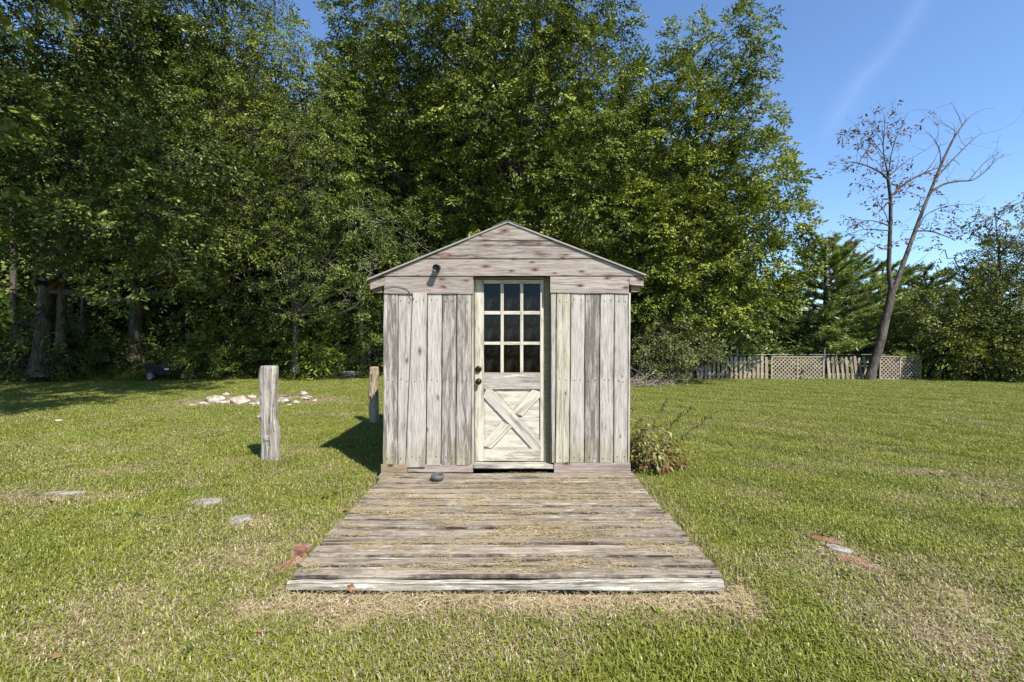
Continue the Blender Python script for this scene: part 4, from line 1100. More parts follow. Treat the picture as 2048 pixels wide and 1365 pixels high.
tree('broadleaf_tree', 'tallest spreading tree rising straight behind the shed', [P(1040, 755, 19), P(1042, 600, 19), P(1045, 450, 18.9), P(1050, 320, 18.6), P(1062, 200, 18.2), P(1075, 60, 17.8), P(1080, -60, 17.5)], .38, L4, TB, 'leaf_a', 53, 8.2, group=GT,
     extra_limbs=[([P(1040, 480, 18.9), P(960, 440, 18.5), P(860, 400, 18), P(790, 350, 17.6), P(715, 310, 17.2)], .17, .05), ([P(1048, 380, 18.7), P(1010, 250, 18), P(975, 150, 17.3), P(960, 40, 16.8)], .15, .05),
                  ([P(1048, 400, 18.8), P(1130, 300, 18), P(1200, 200, 17.2)], .13, .04), ([P(1040, 440, 18.8), P(900, 300, 18.2), P(800, 180, 17.6), P(780, 120, 17.2)], .12, .04)])
# --- tree between, behind post
L3 = [PL(*q) for q in ((640, 420, 60, 16.5), (700, 430, 65, 16.0), (760, 450, 60, 15.6), (740, 530, 60, 15.6), (660, 520, 65, 16.0), (580, 540, 65, 16.0), (500, 560, 60, 16.0), (700, 600, 45, 15.8), (600, 620, 50, 16.2), (820, 480, 55, 16.5), (870, 530, 60, 17.0), (440, 600, 55, 16.2), (700, 230, 45, 18.0), (750, 380, 45, 17.4))]
tree('broadleaf_tree', 'lower leafy tree with a pale trunk left of the shed roof', [P(590, 748, 18), P(592, 680, 18), P(588, 600, 18), P(600, 500, 17.8), P(640, 400, 17.5), P(690, 260, 18)], .14, L3, TS, 'leaf_b', 54, 8, bark='bark_pale', group=GT)
# --- right tree
L5 = [PL(*q) for q in ((1305, 185, 42, 16.5), (1375, 100, 36, 16.5), (1440, 80, 42, 16.3), (1490, 60, 30, 16.2), (1340, 200, 55, 16.5), (1420, 170, 50, 16.2), (1480, 160, 40, 16.2), (1300, 290, 60, 16.5), (1390, 270, 60, 16), (1470, 260, 55, 16), (1510, 240, 28, 16),
      (1350, 370, 65, 16), (1440, 360, 65, 15.8), (1510, 350, 50, 15.8), (1555, 380, 32, 15.7), (1300, 430, 60, 16), (1390, 450, 65, 15.8), (1470, 450, 60, 15.6), (1540, 450, 50, 15.6), (1575, 400, 24, 15.6), (1330, 530, 60, 16), (1420, 540, 60, 15.6), (1500, 530, 58, 15.6),
      (1560, 520, 45, 15.8), (1370, 610, 55, 15.8), (1450, 620, 50, 15.5), (1520, 590, 45, 15.8), (1300, 610, 50, 16.2), (1540, 300, 22, 15.8), (1500, 110, 22, 16.2), (1585, 470, 22, 15.8))]
tree('maple_tree', 'full bright green tree standing right of the shed roof', [P(1400, 752, 17.5), P(1402, 600, 17.5), P(1398, 450, 17.2), P(1390, 300, 17), P(1400, 150, 16.8)], .22, L5, TB, 'leaf_c', 55, 11, group=GT, extra_limbs=[([P(1398, 420, 17.2), P(1350, 280, 17), P(1300, 150, 16.8)], .09, .03), ([P(1398, 330, 17.1), P(1450, 200, 16.6), P(1500, 80, 16.3)], .09, .03)])
print('leaves', NLEAF[0])

# --- second row, darker backdrop trees (copies share their meshes)
rgb = np.random.RandomState(9)
proto = tree('woodland_tree', 'dark woodland tree behind the big leaning tree', [(-24, 25, 0), (-24, 25, 4), (-23.8, 25, 8), (-23.6, 25, 13)], .24,
             auto_lobes((-24, 25, 8.5), (4.2, 3.6, 6.8), 34, 1.8, rgb, 1.5), TK, 'leaf_b', 61, 4.2, group='second row of trees in the wood', back=.5, inner=.2, twigs=.04)
brow = [(-17.5, 24.5, 1.1, 'dark woodland tree behind the straight grey trunk'), (-11.5, 25.5, .85, 'dark woodland tree behind the pale trunk'), (-5.5, 24, .98, 'dark woodland tree left behind the shed roof'),
        (.8, 25.5, 1.15, 'dark woodland tree hidden behind the tallest tree'), (6.2, 23.5, .74, 'dark woodland tree behind the right roof edge'), (-31, 24, 1.1, 'dark woodland tree at the far left of the wood'), (9.5, 25, .74, 'dark woodland tree behind the bright green tree'), (-8.2, 29, 1.15, 'farthest dark tree between the pale trunk and the roof'), (-1.8, 29.5, 1.2, 'farthest dark tree behind the roof peak'),
        (4.4, 29, 1.05, 'farthest dark tree behind the right roof slope'), (-15.5, 29.5, 1.1, 'farthest dark tree above the cart'), (-21, 29, 1.25, 'farthest dark tree at the upper left')]
for q, (bx_, by_, s, lb) in enumerate(brow):
    clone(proto, (bx_, by_, 0), q * 1.3 + .6, lb, s)
proto2 = tree('sapling_tree', 'young tree behind the cart', [(-13.5, 20.5, 0), (-13.4, 20.5, 2), (-13.2, 20.5, 4), (-13.1, 20.5, 6)], .08,
             auto_lobes((-13.3, 20.5, 3.6), (1.7, 1.4, 2.7), 15, .85, rgb, .7), TK, 'leaf_b', 62, 4.4, group='young trees under the big ones', back=.6, twigs=.05)
for q, (bx_, by_, s, lb) in enumerate([(-18.5, 20.5, 1.1, 'young tree behind the forked trunk'), (-9.8, 21, 1.15, 'young tree behind the grey knotty post'), (-6.4, 20.8, 1.0, 'young tree behind the tan post'), (-16, 21.5, 1.2, 'young tree left of the cart'), (-3, 21.2, 1.15, 'young tree behind the left roof corner'),
        (3.4, 20.5, 1.0, 'young tree behind the right roof corner'), (5.6, 20.3, 1.05, 'young tree behind the brown vine shrub'), (8.3, 20.5, .9, 'young tree under the bright green tree'), (-11.6, 22.5, 1.3, 'young tree deep in the wood left of the pale trunk'), (-22, 20, 1.2, 'young tree at the left edge of the frame')]):
    clone(proto2, (bx_, by_, 0), q * 2.1, lb, s)
# thin trunks visible in the dark
def stem(px, base_py, top_py, Y, r, label, bark='bark', lean=0):
    pts_ = [P(px, base_py, Y), P(px + lean * .3, (base_py * 2 + top_py) / 3, Y), P(px + lean * .7, (base_py + 2 * top_py) / 3, Y), P(px + lean, top_py, Y)]
    pts_[0].z = 0
    rgx = np.random.RandomState(int(px))
    tree('slender_tree', label, pts_, r, [(np.array(pts_[-1]) + rgx.normal(size=3) * .5, .9) for _ in range(3)], TK, 'leaf_b', int(px), 3.0, bark=bark, group='slender trunks inside the wood', twigs=.03)
stem(725, 752, 440, 18.3, .085, 'slender grey trunk seen just left of the shed wall', 'bark_pale', -6)
stem(682, 752, 470, 19, .06, 'slender trunk between the two fence posts', 'bark', 10)
stem(378, 748, 500, 19.2, .07, 'slender pale trunk right of the cart', 'bark_pale', -12)
stem(536, 752, 430, 19.5, .08, 'slender dark trunk behind the knotty post', 'bark', 14)
stem(30, 750, 300, 18, .16, 'dark trunk at the left edge of the picture', 'bark', -8)
stem(160, 750, 380, 18.5, .11, 'dark trunk right behind the forked leaning tree', 'bark', 18)
stem(640, 752, 500, 20, .06, 'slender trunk deep in the wood, left of the young bright bush', 'bark_pale', 4)

# --- bushes along the wood's edge
def bush(name, label, px, py, w, h, Y, T, mat, seed, per, n=6, group='bushes along the edge of the wood', cat='bush', bark='bark'):
    rgx = np.random.RandomState(seed)
    b = P(px, py, Y); b.z = 0
    W = w / F * Y; H = h / F * Y
    lobes = auto_lobes((b.x, Y, H * .5), (W * .42, min(W * .42, 1.0), H * .36), n, min(W, H) * .28, rgx, .12, .5)
    return tree(name, label, [(b.x, Y, 0), (b.x + .03, Y, H * .35), (b.x - .02, Y, H * .7)], .03, lobes, T, mat, seed, per, bark=bark, group=group, cat=cat, back=.45, inner=.35, rtop=.4)
bush('bush', 'bright leafy bush right of the cart', 455, 752, 105, 100, 17.0, TS, 'leaf_a', 71, 13, 7)
bush('bush', 'dark bush right behind the knotty post', 540, 752, 110, 120, 18.2, TS, 'leaf_b', 72, 10, 7)
bush('bush', 'small feathery bright bush between the fence posts', 630, 754, 60, 105, 16.9, TN, 'leaf_c', 73, 20, 6)
bush('bush', 'low dark bush behind the tan post', 700, 752, 90, 80, 18.3, TS, 'leaf_b', 74, 10, 6)
bush('bush', 'dark bush left of the cart under the leaning tree', 195, 752, 110, 110, 17.2, TB, 'leaf_b', 75, 8, 7)
bush('bush', 'dark broad bush at the left edge of the lawn', 60, 758, 170, 140, 16, TB, 'leaf_b', 76, 8, 9)
bush('bush', 'dark bush below the forked trunk', 130, 756, 110, 110, 16.4, TS, 'leaf_b', 77, 8, 6)
bush('bush', 'leafy bush with arching twigs behind the cart', 350, 748, 120, 90, 18.0, TS, 'leaf_b', 78, 8, 7)
bush('bush', 'pale leafed bush above the rock ring', 600, 752, 90, 150, 18.4, TS, 'leaf_a', 79, 9, 8)
bush('bush', 'tall dark bush behind the left wall of the shed', 770, 752, 120, 150, 18.0, TS, 'leaf_b', 80, 8, 8)
bush('vine_shrub', 'brownish vine covered shrub right of the shed', 1345, 765, 130, 150, 15.4, TS, 'leaf_olive', 81, 12, 10, group='shrubs by the fence')
bush('vine_shrub', 'green and brown shrub against the shed side of the fence', 1290, 762, 90, 110, 16, TS, 'leaf_olive', 82, 9, 7, group='shrubs by the fence')
bush('vine_shrub', 'dark shrub under the bright green tree behind the fence', 1440, 745, 120, 110, 18.2, TS, 'leaf_b', 83, 8, 7, group='shrubs by the fence')
for q, (px_, w_, h_, Y_, mt, lb) in enumerate([(1500, 130, 80, 19.0, 'leaf_b', 'dark shrub behind the upright picket panel'), (1610, 130, 85, 19.4, 'leaf_b', 'dark shrub behind the pale lattice panel'), (1720, 120, 80, 19.0, 'leaf_b', 'dark shrub behind the leaning picket panel'),
        (1810, 120, 90, 18.6, 'leaf_b', 'dark shrub behind the shaded lattice panel'), (1890, 110, 110, 18.4, 'leaf_b', 'dark shrub between the shaded lattice and the thicket')]):
    bush('hedge_shrub', lb, px_, 748, w_, h_, Y_, TK, mt, 130 + q, 7, 7, group='shrubs behind the fence')
# near branch of a tree just outside the left edge
L9 = [PL(*q) for q in ((-24, 520, 30, 8.4), (-34, 590, 34, 8.4), (-90, 540, 60, 8.6), (-120, 480, 90, 8.6), (-140, 600, 80, 8.6), (-190, 350, 110, 8.8), (-110, 380, 50, 8.6))]
L9 += [(np.array(c), r_) for c, r_ in (((-9.6, 6.6, 5.2), 1.5), ((-8.6, 6.0, 7.2), 1.5), ((-7.2, 5.4, 8.8), 1.5), ((-6.0, 6.2, 9.8), 1.4), ((-5.3, 7.6, 10.6), 1.3), ((-8.0, 7.6, 10.6), 1.6), ((-10, 8, 9), 1.8), ((-11, 6.5, 7), 1.8), ((-6.6, 8.6, 11.6), 1.3), ((-8.8, 9.0, 12), 1.6), ((-12, 9.5, 10.5), 2))]
tree('maple_tree', 'tree with large pale leaves hanging in at the left edge of the picture', [(-10.9, 8.0, 0), (-10.9, 8.0, 2), (-10.8, 7.9, 4.5), (-10.4, 7.9, 7.5), (-9.8, 7.9, 10)], .20, L9, spray_templates(33, 8, 7, 4, .5, .13, aspect=.62), 'leaf_a', 91, 4.5)
# --- low leafy ground cover at the wood's edge
rg = np.random.RandomState(31)
N = 3300
x = rg.uniform(-20, 4.2, N); y = lawn_edge(x) + .1 + np.abs(rg.normal(size=N)) * 1.5
C = np.stack([x, y, .02 + rg.rand(N) * (.10 + .28 * sstep(0, 1.6, y - lawn_edge(x)))], -1); D = rg.normal(size=(N, 3)); D[:, 2] = .3
V, ti = put_sprays(TS, C, D, rg, .5, .95)
link('ground_cover', mesh_np('ground_cover', V, np.arange(len(V)).reshape(-1, 4), ti), M['leaf_a'], kind='stuff', label='low weeds and seedlings along the shaded edge of the wood', cat='undergrowth')
NLEAF[0] += len(ti)
rg = np.random.RandomState(61)
def open_lawn(x, y): return ~((x > DX0 - .15) & (x < DX1 + .15) & (y > DY0 - .12) & (y < 7.6)) & (y < lawn_edge(x))
N = 1500
x = rg.uniform(-9, 9, N); y = rg.uniform(1.9, 10, N); kp = open_lawn(x, y) & (fbm(x * .9 + 7, y * .9, 3) > .5); x, y = x[kp], y[kp]
C = np.stack([x, y, np.full(len(x), .022)], -1); D = rg.normal(size=C.shape); D[:, 2] = .1
V, ti = put_sprays(spray_templates(71, 6, 3, 3, .055, .026, aspect=.75, droop=.05), C, D, rg, .6, 1.5, .15)
link('lawn_weeds', mesh_np('lawn_weeds', V, np.arange(len(V)).reshape(-1, 4), ti * .8), M['leaf_a'], kind='stuff', label='clover and small broad weeds scattered through the lawn', cat='weeds')
N = 150
x = rg.uniform(-8, 8, N); y = rg.uniform(2, 12, N); kp = open_lawn(x, y); x, y = x[kp], y[kp]
C = np.stack([x, y, np.full(len(x), .03)], -1)
V, ti = put_sprays(spray_templates(72, 6, 1, 1, .03, .045, aspect=.7, droop=.05), C, rg.normal(size=C.shape), rg, .6, 1.3, .4)
link('fallen_leaves', mesh_np('fallen_leaves', V, np.arange(len(V)).reshape(-1, 4), ti * .9), M['dryleaf'], kind='stuff', label='small dry brown leaves scattered over the lawn', cat='leaves')
# --- far woods behind everything
N = 2600
x = rg.uniform(-46, 50, N); y = rg.uniform(31, 35, N); hm = 5.0 + 5.5 * sstep(10, -6, x) + 1.6 * (fbm(x * .25, x * 0 + 2, 3) - .5) * 2 - 1.6 * sstep(12, 22, x)
C = np.stack([x, y, hm * rg.rand(N) ** .8], -1); D = np.stack([rg.normal(size=N), -np.ones(N), .2 * rg.rand(N)], -1)
V, ti = put_sprays(spray_templates(8, 6, 8, 4, 1.5, .42, aspect=.65), C, D, rg, .8, 1.5)
link('far_woods', mesh_np('far_woods', V, np.arange(len(V)).reshape(-1, 4), ti), M['leaf_b'], kind='stuff', label='far wood filling the gaps behind the nearer trees', cat='woods')
NLEAF[0] += len(ti)

# ------------------------------------------------------------------ pines
def pine(label, base, H, Rm, seed, mat, dens=1.0, name='pine_tree', z0=.6, tipup=.45):
    rg = np.random.RandomState(seed); base = np.array(base, float)
    th = empty(name, tuple(base), label=label, cat='tree', group='pines beyond the fence')
    tb = [(np.array([(0, 0, 0), (.05, 0, H * .5), (0, 0, H)]), [.2, .12, .02])]
    C, D = [], []
    z = z0
    while z < H - .1:
        u = (z - z0) / (H - z0); L = Rm * (1 - u) ** .75 * (.75 + .5 * rg.rand()) + .25
        nb_ = 6 if u < .9 else 4; a0 = rg.rand() * 6.28
        for b in range(nb_):
            a = a0 + b * 6.283 / nb_ + rg.normal() * .2
            if math.sin(a) > .6 and rg.rand() < .5: continue
            l = L * (.7 + .5 * rg.rand()); d = np.array([math.cos(a), math.sin(a), 0])
            s = np.linspace(0, 1, 7)[:, None]
            p = np.array([0, 0, z]) + d * s * l + np.array([0, 0, 1]) * (tipup * l * s ** 2 * (.4 + u) - .10 * l * s)
            tb.append((p, np.linspace(.035, .008, 7)))
            for q in range(int(9 * dens * max(.4, l / 1.5))):
                f = .10 + .90 * rg.rand(); c0 = np.array([0, 0, z]) + d * f * l + np.array([0, 0, 1]) * (tipup * l * f ** 2 * (.4 + u) - .10 * l * f)
                sd = np.cross(d, [0, 0, 1]) * (rg.choice([-1, 1]))
                td = d * .8 + sd * (.9 * rg.rand()) + np.array([0, 0, .25 + .5 * u]) + rg.normal(size=3) * .15
                td /= np.linalg.norm(td); ln = (.2 + .35 * rg.rand()) * l * .55 * (1.2 - f * .6)
                for e in range(3): C.append(c0 + td * ln * (e + .6) / 3); D.append(td)
        z += (.34 + .12 * rg.rand())
    C = np.array(C); D = np.array(D); n = len(C)
    K = 13
    nd = D[:, None, :] * .75 + rg.normal(size=(n, K, 3)) * .42; nd /= np.linalg.norm(nd, axis=2)[:, :, None]
    l = .12 + .10 * rg.rand(n, K, 1)
    s = np.cross(nd, rg.normal(size=(n, K, 3))); s /= np.linalg.norm(s, axis=2)[:, :, None]
    b0 = C[:, None, :] + D[:, None, :] * (rg.rand(n, K, 1) - .5) * .16
    V = np.stack([b0 - s * .014, b0 + s * .014, b0 + nd * l], 2).reshape(-1, 3)
    ti = np.repeat(rg.rand(n) * .5, K) + rg.rand(n * K) * .5
    v_, f_ = tubes(tb, 5)
    link('trunk', mesh_np('trunk', v_, f_, smooth=True), M['bark'], th)
    link('crown', mesh_np('crown', V, np.arange(len(V)).reshape(-1, 3), ti), M[mat], th)
    print('pine', n * K)
pp = lambda px, Y: ((px - 1024) / F * Y, Y, 0)
pine('broad soft pine left of the bare tree', pp(1650, 20), 6.0, 3.4, 201, 'needle', 2.9)
pine('tall blue green pine peeping over the other pines', pp(1700, 24.5), 6.5, 2.6, 202, 'needle_dark', 1.9)
pine('pine directly behind the bare tree', pp(1765, 21.5), 5.2, 2.6, 203, 'needle', 2.6)
pine('dark pine between the bare tree and the right thicket', pp(1850, 22), 5.0, 2.6, 204, 'needle_dark', 2.2)
pine('dark pine behind the lattice panels', pp(1560, 22), 4.6, 2.4, 205, 'needle_dark', 1.9)
pine('dark pine behind the right thicket', pp(1960, 23), 5.2, 2.8, 206, 'needle_dark', 1.9)

# --- thicket at right
L8 = [PL(*q) for q in ((1880, 660, 45, 17.2), (1930, 740, 45, 16.8), (1990, 745, 45, 16.5), (2050, 745, 45, 16.3), (1880, 735, 40, 17), (1900, 640, 50, 16.8), (1960, 600, 55, 16.6), (2030, 590, 60, 16.4), (1900, 700, 50, 16.6), (1960, 690, 55, 16.3), (2030, 690, 60, 16), (2090, 620, 70, 16), (1870, 600, 35, 17), (1990, 520, 40, 16.8), (2050, 490, 45, 16.6), (2120, 520, 70, 16.6), (2100, 710, 60, 15.8), (1925, 570, 35, 16.8))]
tree('thicket_tree', 'dense yellowish thicket at the right end of the lawn', [P(1985, 765, 16.6), P(1985, 700, 16.6), P(1990, 600, 16.6), P(2000, 480, 16.6)], .10, L8, TS, 'leaf_d', 301, 17.0, cat='thicket', group='thicket by the fence', twigs=.08)
L8b = [PL(*q) for q in ((1985, 440, 24, 16.4), (2020, 410, 22, 16.4), (1950, 470, 22, 16.5), (2045, 450, 25, 16.5), (1925, 520, 20, 16.5), (2060, 400, 25, 16.3), (1890, 500, 16, 16.6), (1975, 500, 24, 16.4))]
tree('sparse_tree', 'sparse leafy sapling rising above the thicket at the right edge', [P(2010, 765, 16.9), P(2008, 650, 16.9), P(2000, 540, 16.8), P(1990, 420, 16.6)], .05, L8b, TB, 'leaf_d', 302, 2.6, cat='tree', group='thicket by the fence', twigs=.5, inner=.5)

# ------------------------------------------------------------------ bare tree
BY = 16.4
rgd = np.random.RandomState(77)
bt = empty('bare_tree', tuple(P(1742, 759, BY).xy) + (0,), label='half dead leaning tree with two bare stems and a few brown leaves by the fence', cat='tree')
bo = np.array(bt.location)
def pxpath(pts_, Y0=BY, dY=0.0):
    n_ = len(pts_); return np.array([tuple(P(a, b, Y0 + dY * k / max(1, n_ - 1))) for k, (a, b) in enumerate(pts_)])
def smooth(p, m=3):
    t2 = np.linspace(0, len(p) - 1, (len(p) - 1) * m + 1); q = np.stack([np.interp(t2, np.arange(len(p)), p[:, k]) for k in range(3)], -1)
    q[1:-1] = (q[:-2] + 2 * q[1:-1] + q[2:]) / 4; return q
def lin(a, b, n_): return np.linspace(a, b, n_)
px2m = BY / F * .57
limbs = []   # pts, r0, r1 (pixels)
def limb(pts_, r0, r1, dY=0.0, Y0=BY):
    q = smooth(pxpath(pts_, Y0, dY)); limbs.append((q, lin(r0, r1, len(q)) * px2m)); return q
tr0 = limb([(1738, 764), (1748, 725), (1760, 690), (1768, 650), (1778, 610), (1785, 575)], 15, 12)
tr0_r = limbs[-1][1]; tr0_r[0] *= 1.3; tr0_r[1] *= 1.1
limb([(1783, 590), (1777, 540), (1779, 490), (1781, 440), (1781, 395), (1776, 360), (1776, 345)], 7.5, 4, -.5)
limb([(1786, 585), (1800, 545), (1820, 490), (1838, 440), (1860, 385), (1882, 330), (1905, 280), (1925, 250), (1938, 236)], 8.5, 1.5, .6)
limb([(1776, 360), (1762, 345), (1735, 332), (1710, 325), (1695, 324), (1683, 328)], 3.5, .8, -.9, BY - .5)
limb([(1776, 348), (1769, 320), (1766, 295), (1768, 270), (1770, 230)], 2.5, .6, -.2, BY - .5)
limb([(1778, 345), (1782, 310), (1790, 280), (1805, 250), (1815, 225)], 2.2, .5, .3, BY - .5)
limb([(1780, 350), (1795, 338), (1808, 325)], 3, 1.0, .4, BY - .5)
limb([(1781, 395), (1800, 375), (1825, 358), (1850, 345), (1880, 335), (1900, 330)], 4, 1.2, .5, BY - .4)
limb([(1862, 385), (1885, 368), (1920, 362), (1945, 362), (1970, 345), (1992, 320), (2008, 310)], 4, .7, .8, BY + .4)
limb([(1870, 360), (1895, 330), (1925, 300), (1945, 280), (1965, 265)], 3.2, .6, .9, BY + .4)
limb([(1905, 280), (1912, 262), (1890, 250), (1880, 240)], 1.4, .5, .4, BY + .5)
limb([(1882, 330), (1880, 300), (1870, 280), (1850, 262)], 1.6, .5, -.4, BY + .5)
limb([(1938, 362), (1955, 340), (1975, 320), (2005, 300)], 2, .5, .5, BY + .7)
limb([(1778, 452), (1760, 445), (1735, 440), (1705, 452)], 2.6, .6, -.8, BY - .3)
limb([(1779, 462), (1755, 460), (1728, 458), (1700, 468), (1680, 475)], 2.0, .4, .6, BY - .3)
limb([(1778, 450), (1770, 425), (1755, 405), (1742, 388)], 1.4, .5, -.5, BY - .3)
limb([(1834, 462), (1860, 462), (1890, 472), (1910, 482)], 3.2, .9, .5, BY + .2)
limb([(1838, 455), (1850, 430), (1880, 415), (1930, 408), (1960, 412)], 1.6, .5, -.6, BY + .3)
limb([(1775, 500), (1765, 497), (1758, 500)], 1.6, .8); limb([(1788, 452), (1795, 440)], 1.6, .8); limb([(1776, 470), (1769, 472)], 1.5, .8)
limb([(1787, 628), (1810, 624), (1835, 612), (1845, 600)], .9, .3, .8, BY)
limb([(1775, 640), (1755, 615), (1735, 600), (1715, 590)], .9, .3, -.8, BY)
limb([(1783, 625), (1800, 600), (1822, 590)], .8, .3, -.6, BY)
limb([(1745, 322), (1730, 300), (1715, 285), (1695, 300)], 1.2, .3, .3, BY - .8)
limb([(1766, 310), (1745, 280), (1725, 268), (1705, 262), (1690, 270)], 1.2, .3, -.3, BY - .5)
limb([(1768, 290), (1745, 255), (1730, 240)], .9, .3, .3, BY - .5)
main_n = len(limbs)
LC = []
for k in range(1, main_n):
    q, r = limbs[k]
    for j in range(2, len(q)):
        if rgd.rand() < (.85 if k > 2 else .30):
            d = q[j] - q[j - 1]; d /= np.linalg.norm(d) + 1e-9
            e = q[j] + (d * .6 + rgd.normal(size=3) * .75 + np.array([0, 0, .35])) * rgd.uniform(.2, .6)
            tw = curve_path(q[j], e, 5, rgd, .12); limbs.append((tw, lin(min(r[j] * .5, .012), .003, 5)))
            if rgd.rand() < .6:
                e2 = tw[2] + rgd.normal(size=3) * .22 + np.array([0, 0, .08]); limbs.append((curve_path(tw[2], e2, 4, rgd, .1), lin(.005, .0025, 4)))
            px_ = 1024 + e[0] / e[1] * F
            if px_ < 1850 and e[2] > 4.2: LC += [tw[3], tw[4]]
v_, f_ = tubes(limbs, 7)
link('trunk', mesh_np('trunk', v_ - bo, f_, smooth=True), M['bark_dead'], bt)
C = np.array(LC); TT = spray_templates(40, 6, 3, 2, .22, .10, aspect=.5, droop=.8, jitter=.9)
C = C[::2]; C = np.concatenate([C, C + rgd.normal(size=C.shape) * .12])
extraC = np.array([tuple(P(rgd.uniform(1850, 1990), rgd.uniform(410, 480) + 0, BY + rgd.uniform(-.3, .3))) for _ in range(70)])
extraC = np.concatenate([extraC, np.array([tuple(P(rgd.normal(1800, 40), rgd.normal(385, 18), BY - .4)) for _ in range(40)])])
C = np.concatenate([C, extraC])
V, ti = put_sprays(TT, C, rgd.normal(size=C.shape), rgd, .7, 1.3, .8)
link('leaves', mesh_np('leaves', V - bo.astype(np.float32), np.arange(len(V)).reshape(-1, 4), ti), M['leaf_rust'], bt, kind='stuff')

# ------------------------------------------------------------------ fences
FY = 16.75
fz = lambda px: (px - 1024) / F * FY
def picket_mesh(h, w, T=.018):
    bm = bmesh.new(); pr = [(-w / 2, 0), (w / 2, 0), (w / 2, h - w * .35), (w * .28, h), (-w * .28, h), (-w / 2, h - w * .35)]
    a = [bm.verts.new((x_, 0, z_)) for x_, z_ in pr]; b = [bm.verts.new((x_, T, z_)) for x_, z_ in pr]
    bm.faces.new(a); bm.faces.new(b[::-1])
    for k in range(6): bm.faces.new((a[k], b[k], b[(k + 1) % 6], a[(k + 1) % 6]))
    me = mesh_bm(bm, 'picket'); me.transform(Matrix.Rotation(R(90), 4, 'Y')); me.materials.append(M['fence']); return me
pmesh = [picket_mesh(.86 + .015 * k, .098) for k in range(3)]
def picket_panel(xa, xb, label, lean=0.0, hsc=1.0, y=FY):
    th = empty('picket_fence', ((fz(xa) + fz(xb)) / 2, y, 0), label=label, cat='fence', group='fence panels behind the lawn')
    n_ = max(2, int(round((fz(xb) - fz(xa)) / .168)))
    for k in range(n_):
        x_ = fz(xa) + (fz(xb) - fz(xa)) * (k + .5) / n_ - th.location.x
        o = link('picket', pmesh[rb.randrange(3)], None, th, loc=(x_ + rb.uniform(-.01, .01), rb.uniform(-.006, .006), .0 + rb.uniform(-.02, .01)), rot=(0, R(-90 + rb.uniform(-1.5, 1.5)) + lean, 0))
        o.scale = (hsc * rb.uniform(.97, 1.02), 1, 1); o['soiled'] = float(rb.uniform(-.3, .8))
    wd_ = fz(xb) - fz(xa)
    for zz in (.2, .66 * hsc):
        bm = bmesh.new(); box_bm(bm, -wd_ / 2, wd_ / 2, .026, .06, -.04, .04)
        link('rail', mesh_bm(bm, 'rail'), M['fence'], th, loc=(-lean * zz * 0 + zz * math.sin(-lean) * -1 * 0, 0, zz))
    return th
def lattice_panel(xa, xb, label, lean=0.0):
    W = fz(xb) - fz(xa); H = .83
    th = empty('lattice_fence', ((fz(xa) + fz(xb)) / 2, FY - .02, 0), label=label, cat='fence', group='fence panels behind the lawn')
    th.rotation_euler = (0, lean, 0)
    st_ = .148; w = .036
    for sg in (1, -1):
        k = -int(H / st_) - 1
        while k * st_ < W + H:
            x0 = k * st_ - W / 2; k += 1
            # strip from (x0,0) rising to (x0+H,H) for sg=1, falling for sg=-1; clipped to the panel
            a = max(x0, -W / 2); b = min(x0 + H, W / 2)
            if b - a < .05: continue
            za, zb_ = a - x0, b - x0
            if sg < 0: za, zb_ = H - za, H - zb_
            L = math.hypot(b - a, zb_ - za); ang = math.atan2(zb_ - za, b - a)
            bm = bmesh.new(); box_bm(bm, -L / 2, L / 2, 0, .008, -w / 2, w / 2)
            link('strip', mesh_bm(bm, 'strip'), M['fence'], th, loc=((a + b) / 2, .0 if sg > 0 else .009, (za + zb_) / 2 + .02), rot=(0, -ang, 0))
    for (x0, x1, z0, z1) in ((-W / 2 - .03, W / 2 + .03, H, H + .05), (-W / 2 - .03, W / 2 + .03, -.02, .03), (-W / 2 - .05, -W / 2, .03, H), (W / 2, W / 2 + .05, .03, H), (-.03, .02, .03, H)):
        bm = bmesh.new(); box_bm(bm, x0, x1, -.015, .022 if x0 < -.1 or x0 > .1 else -.002, z0, z1)
        link('frame', mesh_bm(bm, 'frame'), M['fence'], th)
picket_panel(1392, 1424, 'short broken picket panel beside the vine shrub', 0, .62)
picket_panel(1424, 1538, 'upright grey picket panel left of the pale lattice')
lattice_panel(1544, 1645, 'pale wooden lattice panel between two picket panels')
picket_panel(1655, 1738, 'leaning picket panel left of the bare tree trunk', -.10, 1.0)
lattice_panel(1760, 1838, 'shaded lattice panel right of the bare tree trunk', .03)
picket_panel(1300, 1390, 'picket panel half hidden behind the brown vine shrub', 0, .9, FY + .1)
wf = empty('wire_fence', (fz(1650), FY + .25, 0), label='thin metal posts and wires of a fence standing behind the wooden panels', cat='fence')
t = NT('grey_steel'); M['steel'] = t.done((.30, .30, .30), .45, metallic=.7)
for q in (1300, 1474, 1649, 1836, 2010):
    v_, f_ = tubes([(np.array([(fz(q) * 1.015 - wf.location.x, 0, 0), (fz(q) * 1.015 - wf.location.x, 0, 1.12)]), [.028, .028])], 8)
    link('post', mesh_np('post', v_, f_, smooth=True), M['steel'], wf)
for zz in (.93, .5, .15):
    v_, f_ = tubes([(np.array([(-8, 0, zz), (8, 0, zz)]), [.003, .003])], 5)
    link('wire', mesh_np('wire', v_, f_), M['steel'], wf)

